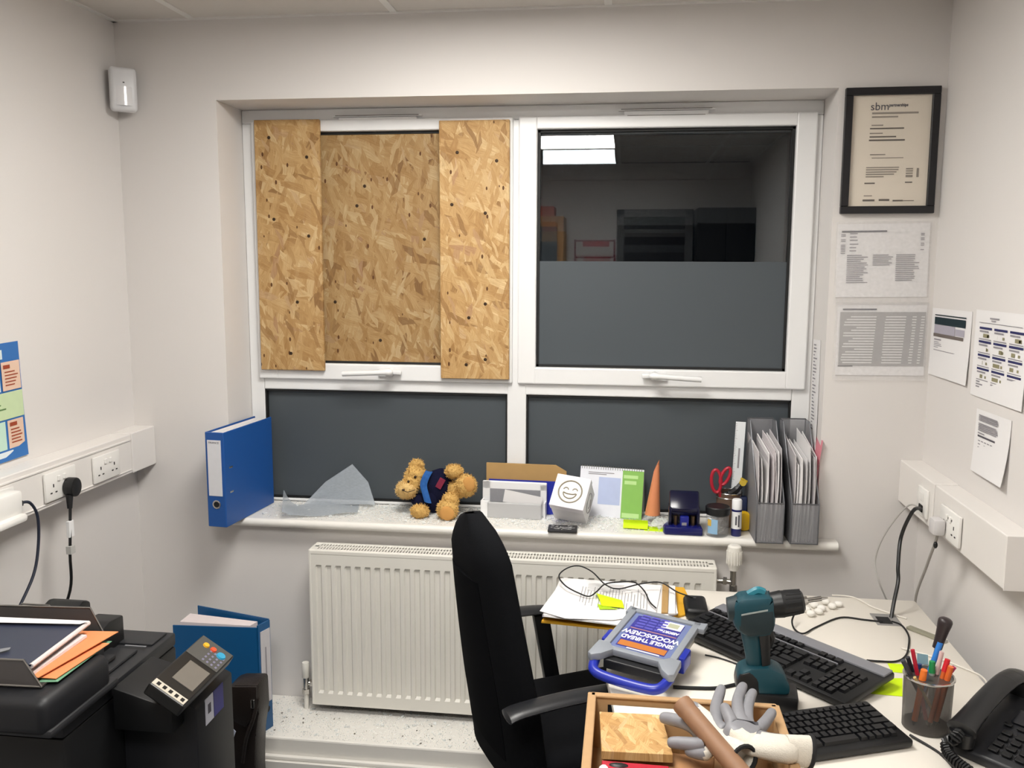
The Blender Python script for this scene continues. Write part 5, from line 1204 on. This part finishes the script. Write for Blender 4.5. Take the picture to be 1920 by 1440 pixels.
glove('left work glove lying under the hammer handle, cuff facing out', P_(1368, 1398, .862), P_(1386, 1416, .862), P_(1338, 1378, .868), f2, lambda c: c.x < xg, (.024, .026))

# ================= chair =================
RZc = math.radians(29); CS = Vector((-.135, -.63, 0))
chair = thing('office_chair', 'black fabric office chair with high back at the desk', 'chair', CS, RZc)
# local: x forward, y left(away), z up
def back_pt(v):            # centre line of the back, v 0..1 from bottom to top
    z = .40+.70*v; x = -.205-.02*math.sin(2.2*v)-.075*v**1.3; return x, z
def hwid(v):
    w_ = .232-.10*max(0, (v-.3)/.7)**1.25-.012*(1-min(1, v/.3))
    return w_*math.sqrt(max(0, 1-max(0, (v-.86)/.14)**2.2)) if v > .86 else w_
def closed_back(u, v):
    a = 6.2832*u; x, z = back_pt(v); wv = max(.01, hwid(v)); s = math.cos(a); th_ = (.044 if math.sin(a) > 0 else .036)*min(1, (1-v)*5+.3)
    sq = abs(s)**.6*(1 if s > 0 else -1)
    return (x+math.copysign(abs(math.sin(a))**.55, math.sin(a))*th_+.03*s*s, sq*wv, z)
m = MB(); m.grid(closed_back, 36, 28, closeu=True)
tp = [v for v in m.b.verts if v.co.z > 1.099]; 
bmesh.ops.holes_fill(m.b, edges=[e for e in m.b.edges if e.is_boundary], sides=0)
bko = ob('backrest', m, FABB, chair, smooth=True)
def shell(u, v):
    vv = .1+.68*v; x, z = back_pt(vv); s = (u-.5)*2; wv = hwid(vv)*.6
    return (x-.036-.006*(1-s*s)+.006*s*s, s*wv, z)
m = MB(); m.grid(shell, 14, 16, .006); ob('back_cover', m, mat('black_cover_fabric', '0b0c0f', .95, spec=.08, var=.2, scale=200), bko, smooth=True)
m = MB(); m.box(-.175, .255, -.225, .235, .415, .50, .04, seg=4); ob('seat', m, FABB, chair, smooth=True)
ARM = mat('arm_plastic', '1b1c1f', .38, var=.08)
for s in (-1, 1):
    m = MB(); y = s*.275
    k0 = -.30 if s < 0 else -.17; Pp = [(k0, y, .672), (k0+.04, y, .682), (k0*.45, y, .69), (0, y, .688), (.07, y, .68), (.1, y, .672)]
    Q = spline([Vector(p) for p in Pp], k=5)
    def pad(u, v):
        i = min(len(Q)-1, int(round(v*(len(Q)-1)))); a = 6.2832*u; e_ = 1 if 0 < v < 1 else .2; return Q[i]+Vector((0, math.cos(a)*.033*e_, math.sin(a)*.011*e_))
    m.grid(pad, 12, 24, closeu=True); bmesh.ops.holes_fill(m.b, edges=[e for e in m.b.edges if e.is_boundary], sides=0); ar = ob('armrest', m, ARM, chair, smooth=True)
    m = MB(); m.prism([(.005, y-.012, .672), (.055, y-.012, .672), (.095, y-.012, .46), (.09, y-.012, .40), (.03, y-.012, .40), (.045, y-.012, .46)], (0, .024, 0), bev=.004); ob('arm_post', m, BLACK, ar, smooth=True)
    m = MB(); m.box(.03, .09, min(y, s*.1), max(y, s*.1), .395, .415, .003); ob('arm_bracket', m, BLACK, ar)
m = MB(); m.cyl((0, 0, .07), (0, 0, .41), .028, .022); m.cyl((0, 0, .38), (0, 0, .414), .09, .11); ob('gas_column', m, BLACK, chair, smooth=True)
for i in range(5):
    a = i*2*math.pi/5+.3; d = Vector((math.cos(a), math.sin(a), 0))
    lg = ob('star_leg', MB().tube([d*.02+Vector((0, 0, .1)), d*.17+Vector((0, 0, .09)), d*.3+Vector((0, 0, .07))], .02, 8), BLACK, chair, smooth=True)
    sd = Vector((-d.y, d.x, 0)); ob('caster', MB().cyl(d*.3+sd*.025+Vector((0, 0, .03)), d*.3-sd*.025+Vector((0, 0, .03)), .03), BLACK, lg, smooth=True)

# ================= printer =================
pr = thing('printer', 'large black multifunction printer on the left with control panel', 'printer', (-1.35, -1.3, 0))
PB = mat('printer_black', '0a0b0d', .5, var=.1); PG = mat('printer_charcoal', '16171b', .5, var=.08); PGl = mat('printer_top_grey', '222326', .5, var=.08)
Yn, Yf, Xf, Xb = -1.40, -.935, -1.13, -1.745
m = MB(); m.box(Xb, Xf, Yn, Yf, .0, .765, .008); ob('body', m, PB, pr, smooth=True, world=True)
m = MB(); m.box(Xb, Xf, Yn, Yf, .766, .80, .006); m.box(Xf-.17, Xf-.015, Yf-.09, Yf-.015, .80, .806, .003); m.box(Xf-.14, Xf-.03, -1.22, -1.06, .80, .81, .005); m.box(Xf-.10, Xf-.05, -1.2, -1.12, .81, .822, .005); ob('platen', m, PGl, pr, smooth=True, world=True)
ob('silver_mark', MB().box(Xf-.075, Xf-.02, -1.045, -1.04, .8065, .808), SILV, pr, world=True)
# front tower that carries the panel
XT = -.95
m = MB(); m.prism([(Xf, -1.19, 0), (XT, -1.19, 0), (XT, -1.19, .735), (XT-.03, -1.19, .75), (Xf, -1.19, .75)], (0, .19, 0), bev=.006); ft = ob('front_tower', m, PG, pr, smooth=True, world=True)
ob('panel_arm', MB().prism([(Xf+.01, -1.24, .70), (XT-.03, -1.24, .70), (XT-.03, -1.24, .76), (Xf+.01, -1.24, .80)], (0, .17, 0), bev=.005), PB, pr, smooth=True, world=True)
m = MB(); m.box(Xf-.002, Xf+.012, -1.385, -1.2, .12, .34, .003); m.box(Xf-.002, Xf+.012, -1.385, -1.2, .36, .56, .003); ob('paper_tray_front', m, PB, pr, world=True)
X = XT+.0005
ob('white_sticker', MB().box(X-.001, X+.0006, -1.147, -1.107, .672, .735), mat('sticker_white', 'b9bac6', .5), ft, world=True)
ob('sticker_mark', MB().box(X, X+.001, -1.135, -1.12, .695, .718), INK, ft, world=True)
ob('blue_sticker', MB().box(X-.001, X+.0006, -1.104, -1.055, .672, .735), mat('sticker_blue', '34337c', .5), ft, world=True)
# control panel
a, b_, c = at(285, 1276, z=.85), at(386, 1186, z=.85), at(345, 1326, z=.80)
M = frame(c, Vector((0, 1, 0)), a-c); pl, pw = (b_-a).length, (a-c).length   # x along +y (user's right), y up the slope
M = frame(c, b_-a, a-c)
def PO(name, mb, mt, par): return ob(name, mb, mt, par, world=True, smooth=False)
cp_ = PO('control_panel', MB().box(0, pl, 0, pw, -.03, 0, .004, M=M), mat('panel_black', '141414', .38), pr)
PO('screen', MB().box(pl*.22, pl*.56, pw*.12, pw*.72, 0, .0015, M=M), mat('panel_screen', '6b6762', .2), cp_)
st = PO('icon_strip', MB().box(pl*.015, pl*.10, pw*.05, pw*.96, 0, .0012, M=M), mat('panel_strip', 'c0b9ab', .5), cp_)
m = MB()
for i in range(5): rects(m, M, [(pl*.035, pw*(.1+.17*i), pl*.08, pw*(.1+.17*i+.09))], .0016)
PO('icon', m, BLACK, cp_)
PO('keypad_plate', MB().box(pl*.63, pl*.98, pw*.03, pw*.97, 0, .0012, M=M), mat('keypad_grey', '4a4946', .5), cp_)
m = MB()
for i in range(4):
    for j in range(4): rects(m, M, [(pl*(.66+.055*i), pw*(.1+.13*j), pl*(.66+.055*i)+.007, pw*(.1+.13*j)+.005)], .0018)
PO('number_key', m, mat('key_lilac', '77748c', .5), cp_)
def btn(u, v, r, col, nm): return ob(nm, MB().lathe([(0, .005), (r*.7, .0045), (r, .002), (r, 0)], (0, 0, 0), 18, M @ Matrix.Translation((pl*u, pw*v, .001)) if False else None) if False else MB().cyl(M @ Vector((pl*u, pw*v, .0)), M @ Vector((pl*u, pw*v, .005)), r, r*.8, 18), mat('btn_'+col, col, .35), cp_, smooth=True, world=True)
btn(.87, .72, .0085, 'e0a82e', 'reset_button'); btn(.875, .5, .0085, 'd8502e', 'stop_button'); btn(.86, .24, .0125, '2d92b8', 'start_button')
# document feeder on top, its near end rounded
Fx1 = -1.117; m = MB(); m.box(Xb, Fx1, -1.468, -1.235, .803, .884, .022, seg=4); fd = ob('document_feeder', m, PG, pr, smooth=True, world=True)
m = MB(); m.box(Xb, Fx1+.004, -1.46, -1.22, .8005, .818, .006); m.box(Xb, -1.2, -1.235, -1.13, .803, .872, .01); ob('feeder_lip', m, PGl, fd, smooth=True, world=True)
m = MB(); m.prism([(-1.41, -1.1, .80), (-1.41, -1.0, .80), (-1.41, -1.0, .9), (-1.41, -1.03, .912), (-1.41, -1.07, .90), (-1.41, -1.1, .875)], (.095, 0, 0), bev=.008); m.prism([(-1.30, -1.1, .80), (-1.30, -1.0, .80), (-1.30, -1.0, .868), (-1.30, -1.06, .875), (-1.30, -1.1, .865)], (.07, 0, 0), bev=.006); ob('rear_hinge', m, BLACK, pr, smooth=True, world=True)
# letter tray on the feeder
TZ = .8855
tq = [at(x, y, z=TZ+.003) for x, y in ((-190, 1275), (78, 1288), (195, 1188), (-120, 1178))]
t = thing('letter_tray', 'wire-edged black letter tray on top of the printer', 'tray', (tq[0]+tq[2])/2)
m = MB(); m.prism(tq, (0, 0, .002)); ob('tray_base', m, mat('tray_mesh', '3a3838', .5, alpha=.85), t, world=True)
up = Vector((0, 0, .055)); inn = .03
f0, f1_, r1, r0_ = [p.copy() for p in tq]
fl_, fr_ = f0+up, f1_+up+Vector((-.035, .0, 0)); rl_, rr_ = r0_+up*1.1, r1+up*1.1+Vector((-.03, 0, 0))
m = MB(); m.tube([f0, f1_, r1, r0_], .0028, 6, False); m.tube([fl_, fr_, f1_], .0024, 6, False); m.tube([rl_, rr_, r1], .0024, 6, False); ob('wire_edge', m, mat('tray_wire', '8d8a86', .3, metal=.9), t, smooth=True, world=True)
m = MB(); m.prism([f0, f1_, fr_, fl_], (0, .0015, 0)); ob('tray_front', m, mat('tray_panel', '4f4b4a', .5), t, world=True)
m = MB(); m.prism([r0_, r1, rr_, rl_], (0, .0015, 0)); ob('tray_back', m, mat('tray_panel', '4f4b4a', .5), t, world=True)
hb = [at(x, y, y=-1.13) for x, y in ((35, 1160), (37, 1136), (42, 1132), (92, 1135), (98, 1142), (97, 1156))]
m = MB(); m.tube(hb, .0024, 6, False); ob('wire_bail', m, mat('tray_wire', '8d8a86', .3, metal=.9), t, smooth=True, world=True)
def leaf(name, q, z, th, mt, label, cat, bend=0):
    P4 = [at(x, y, z=z) for x, y in q]; M0 = P4[0]; t = thing(name, label, cat, M0)
    m = MB(); m.grid(lambda u, v: P4[0].lerp(P4[1], u).lerp(P4[3].lerp(P4[2], u), v)+Vector((0, 0, bend*math.sin(math.pi*u)*(1-v))), 8, 4, th); ob('sheet', m, mt, t, smooth=True, world=True); return t
leaf('green_sheet', [(-60, 1280), (108, 1278), (210, 1202), (20, 1195)], TZ+.006, .001, mat('green_paper', '6f9f80', .7), 'pale green sheet lowest in the letter tray', 'paper')
leaf('orange_folder', [(-60, 1270), (105, 1272), (205, 1206), (20, 1192)], TZ+.010, .0015, ORANGE, 'lower orange card folder in the letter tray', 'folder', .004)
leaf('orange_folder', [(-60, 1262), (72, 1270), (222, 1184), (20, 1180)], TZ+.018, .0015, ORANGE, 'upper orange card folder sticking out furthest from tray', 'folder', .006)
leaf('white_booklet', [(-60, 1254), (60, 1262), (163, 1190), (20, 1180)], TZ+.026, .006, mat('white_booklet_paper', 'd9cfcf', .6), 'white booklet between orange and navy folders in tray', 'booklet')
nv = leaf('navy_binder', [(-120, 1245), (58, 1246), (166, 1166), (-60, 1158)], TZ+.046, .004, mat('navy_binder_card', '2b3043', .4), 'navy binder on top of the letter tray stack', 'binder')
m = MB(); m.tube([at(58, 1249, z=TZ+.042), at(166, 1168, z=TZ+.042)], .0055, 8, False); ob('spine_strip', m, mat('binder_strip', 'd8cfcc', .4), nv, smooth=True, world=True)
m = MB(); m.prism([at(0, 1223, z=TZ+.0505), at(18, 1218, z=TZ+.0505), at(20, 1214, z=TZ+.0505), at(0, 1217, z=TZ+.0505)], (0, 0, .0006)); ob('label_mark', m, SILV, nv, world=True)
leaf('white_sheet', [(-60, 1166), (150, 1170), (168, 1164), (-20, 1156)], TZ+.052, 0, PAPER, 'white sheet at the back of letter tray', 'paper')

# teal ring binder on the ledge and leather bag
BM = Matrix.Translation((-1.47, -.17, .151)) @ Matrix.Rotation(math.radians(-4), 4, 'Z')
a = at(498, 1372, y=-.26); TY = -.275
t = thing('ring_binder', 'teal blue ring binder standing open on ledge behind printer', 'file', (a.x, TY, .151))
xr, xl = at(497, 1300, y=TY).x, at(330, 1300, y=TY).x
HB = at(498, 1172, y=TY).z-.151
m = MB(); m.prism([(xl, TY, .151), (xr-.02, TY, .151), (xr-.02, TY, .151+HB-.012), (xl, TY, .151+HB-.02)], (0, .004, 0)); m.prism([(xl+.03, TY+.12, .151), (xr, TY+.05, .151), (xr, TY+.05, .151+HB), (xl+.03, TY+.12, .151+HB+.004)], (0, .004, 0)); m.prism([(xr-.021, TY+.0, .151), (xr-.016, TY, .151), (xr+.002, TY+.054, .151), (xr-.003, TY+.054, .151)], (0, 0, HB-.004)); ob('cover', m, TEALF, t, world=True)
m = MB(); m.prism([(xl+.02, TY+.012, .158), (xr-.05, TY+.012, .158), (xr-.04, TY+.05, .158), (xl+.02, TY+.085, .158)], (0, 0, HB-.018)); ob('papers', m, mat('pinkish_paper', 'e0d4d4', .7), t, world=True)
SMf = frame(Vector((xr-.0155, TY+.003, .151)), Vector((.018, .054, 0)), Vector((0, 0, 1)))
lb = ob('spine_label', MB().box(.004, .05, .1, HB-.03, .001, .0025, M=SMf), mat('binder_label', 'c7c4c8', .6), t, world=True)
ob('label_text', rects(MB(), SMf, [(.024, .16, .03, HB-.09)], .003), INKL, lb, world=True)
ob('finger_hole', MB().cyl(SMf @ Vector((.028, .075, .001)), SMf @ Vector((.028, .075, .003)), .011), BLACKD, t, world=True)
LEA = mat('dark_brown_leather', '1c1512', .42, var=.25, scale=60, bump=.4, bscale=180)
t = thing('leather_bag', 'dark brown leather bag leaning beside the printer', 'bag', (-1.06, -.6, 0))
bq = lambda px, py, y: at(px, py, y=y)
y0 = -.52
ob('bag_body', MB().prism([bq(425, 1290, y0), bq(440, 1284, y0), bq(483, 1284, y0), bq(486, 1340, y0), bq(480, 1380, y0), bq(478, 1440, y0), Vector((bq(478, 1440, y0).x, y0, .005)), Vector((bq(420, 1440, y0).x, y0, .005)), bq(420, 1400, y0)], (0, .09, 0), bev=.012), LEA, t, smooth=True, world=True)
ob('bag_flap', MB().prism([bq(430, 1288, y0-.008), bq(480, 1288, y0-.008), bq(482, 1335, y0-.008), bq(460, 1365, y0-.008), bq(432, 1350, y0-.008)], (0, .01, 0), bev=.004), LEA, t, smooth=True, world=True)
ob('buckle', MB().box(-.006, .006, -.003, .003, -.014, .014, .002, M=Matrix.Translation(bq(474, 1320, y0-.012))), CHROME, t, world=True)
ob('strap', MB().tube([bq(484, 1310, y0-.01), bq(476, 1345, y0-.02), bq(462, 1385, y0-.022), bq(455, 1430, y0-.02)], .006, 8), LEA, t, smooth=True, world=True)
q = [bq(432, 1362, y0-.018), bq(442, 1372, y0-.018), bq(435, 1392, y0-.018), bq(431, 1396, y0-.018)]
ob('paper_tag', MB().prism(q, (0, .002, 0)), mat('tag_white', 'b8bcd0', .6), t, world=True)

# ================= far side of the room (mirrored in the dark glass) =================
dk = mat('dark_cupboard', '17181a', .6)
t = thing('door_1', None, None, (.22, YB, 0)); t['kind'] = 'structure'
DG = mat('door_frame_grey', '6b6b6c', .5)
m = MB(); m.box(-.09, -.03, YB, YB+.05, 0, 2.19); m.box(.46, .52, YB, YB+.05, 0, 2.19); m.box(-.09, .52, YB, YB+.05, 2.13, 2.19); m.box(-.03, .46, YB, YB+.04, 1.97, 2.03); ob('door_frame', m, DG, t, world=True)
ob('door_leaf', MB().box(-.03, .46, YB, YB+.03, 0, 1.97), mat('door_dark', '202226', .4), t, world=True)
ob('transom_pane', MB().box(-.03, .46, YB, YB+.02, 2.03, 2.13), mat('transom_dark', '0c0d10', .2), t, world=True)
ob('door_handle', MB().tube([(.02, YB+.03, 1.0), (.02, YB+.075, 1.0), (.11, YB+.075, 1.0)], .009, 8, False), CHROME, t, world=True)
t = thing('tall_cupboard', 'tall dark cupboard beside the door, mirrored in the window', 'cupboard', (.72, -3.8, 0))
ob('carcass', MB().box(.53, .965, YB+.005, -3.62, 0, 2.18, .004), dk, t, world=True)
for x0 in (.535, .75): ob('door', MB().box(x0, x0+.21, -3.62, -3.605, .03, 2.16, .002), dk, t, world=True)
t = thing('bookcase', 'pale wooden bookcase with grey door, mirrored at left of window', 'bookcase', (-.8, -3.8, 0))
ob('carcass', MB().box(-1.2, -.5, YB+.005, -3.65, 0, 2.12, .003), WOODL, t, world=True)
ob('door', MB().box(-1.18, -.55, -3.65, -3.635, .05, 2.04, .002), mat('grey_cupboard_door', '5a6064', .5), t, world=True)
ob('storage_box', MB().box(-.8, -.58, -3.92, -3.7, 2.121, 2.2, .004), mat('pink_red_box', 'b65a4a', .6), label='red box on top of the wooden bookcase', cat='box')
t = thing('wire_rack', 'dark red wire rack standing by front wall, mirrored in window', 'rack', (-.25, -3.7, 0))
rk = mat('dark_red_metal', '7a2430', .45)
m = MB(); 
for x in (-.41, -.1): m.tube([(x, -3.7, 0), (x, -3.7, 1.94)], .008, 6, False)
for z in (.4, .9, 1.4, 1.8, 1.93): m.tube([(-.41, -3.7, z), (-.1, -3.7, z)], .007, 6, False)
ob('rack_frame', m, rk, t, world=True); ob('rack_sign', MB().box(-.35, -.14, -3.71, -3.69, 1.885, 1.925, .002), mat('rack_red', 'b2323c', .5), t, world=True)
for x in (-.41, -.1): ob('rack_foot', MB().box(x-.02, x+.02, -3.85, -3.55, 0.0, .02, .003), rk, t, world=True)
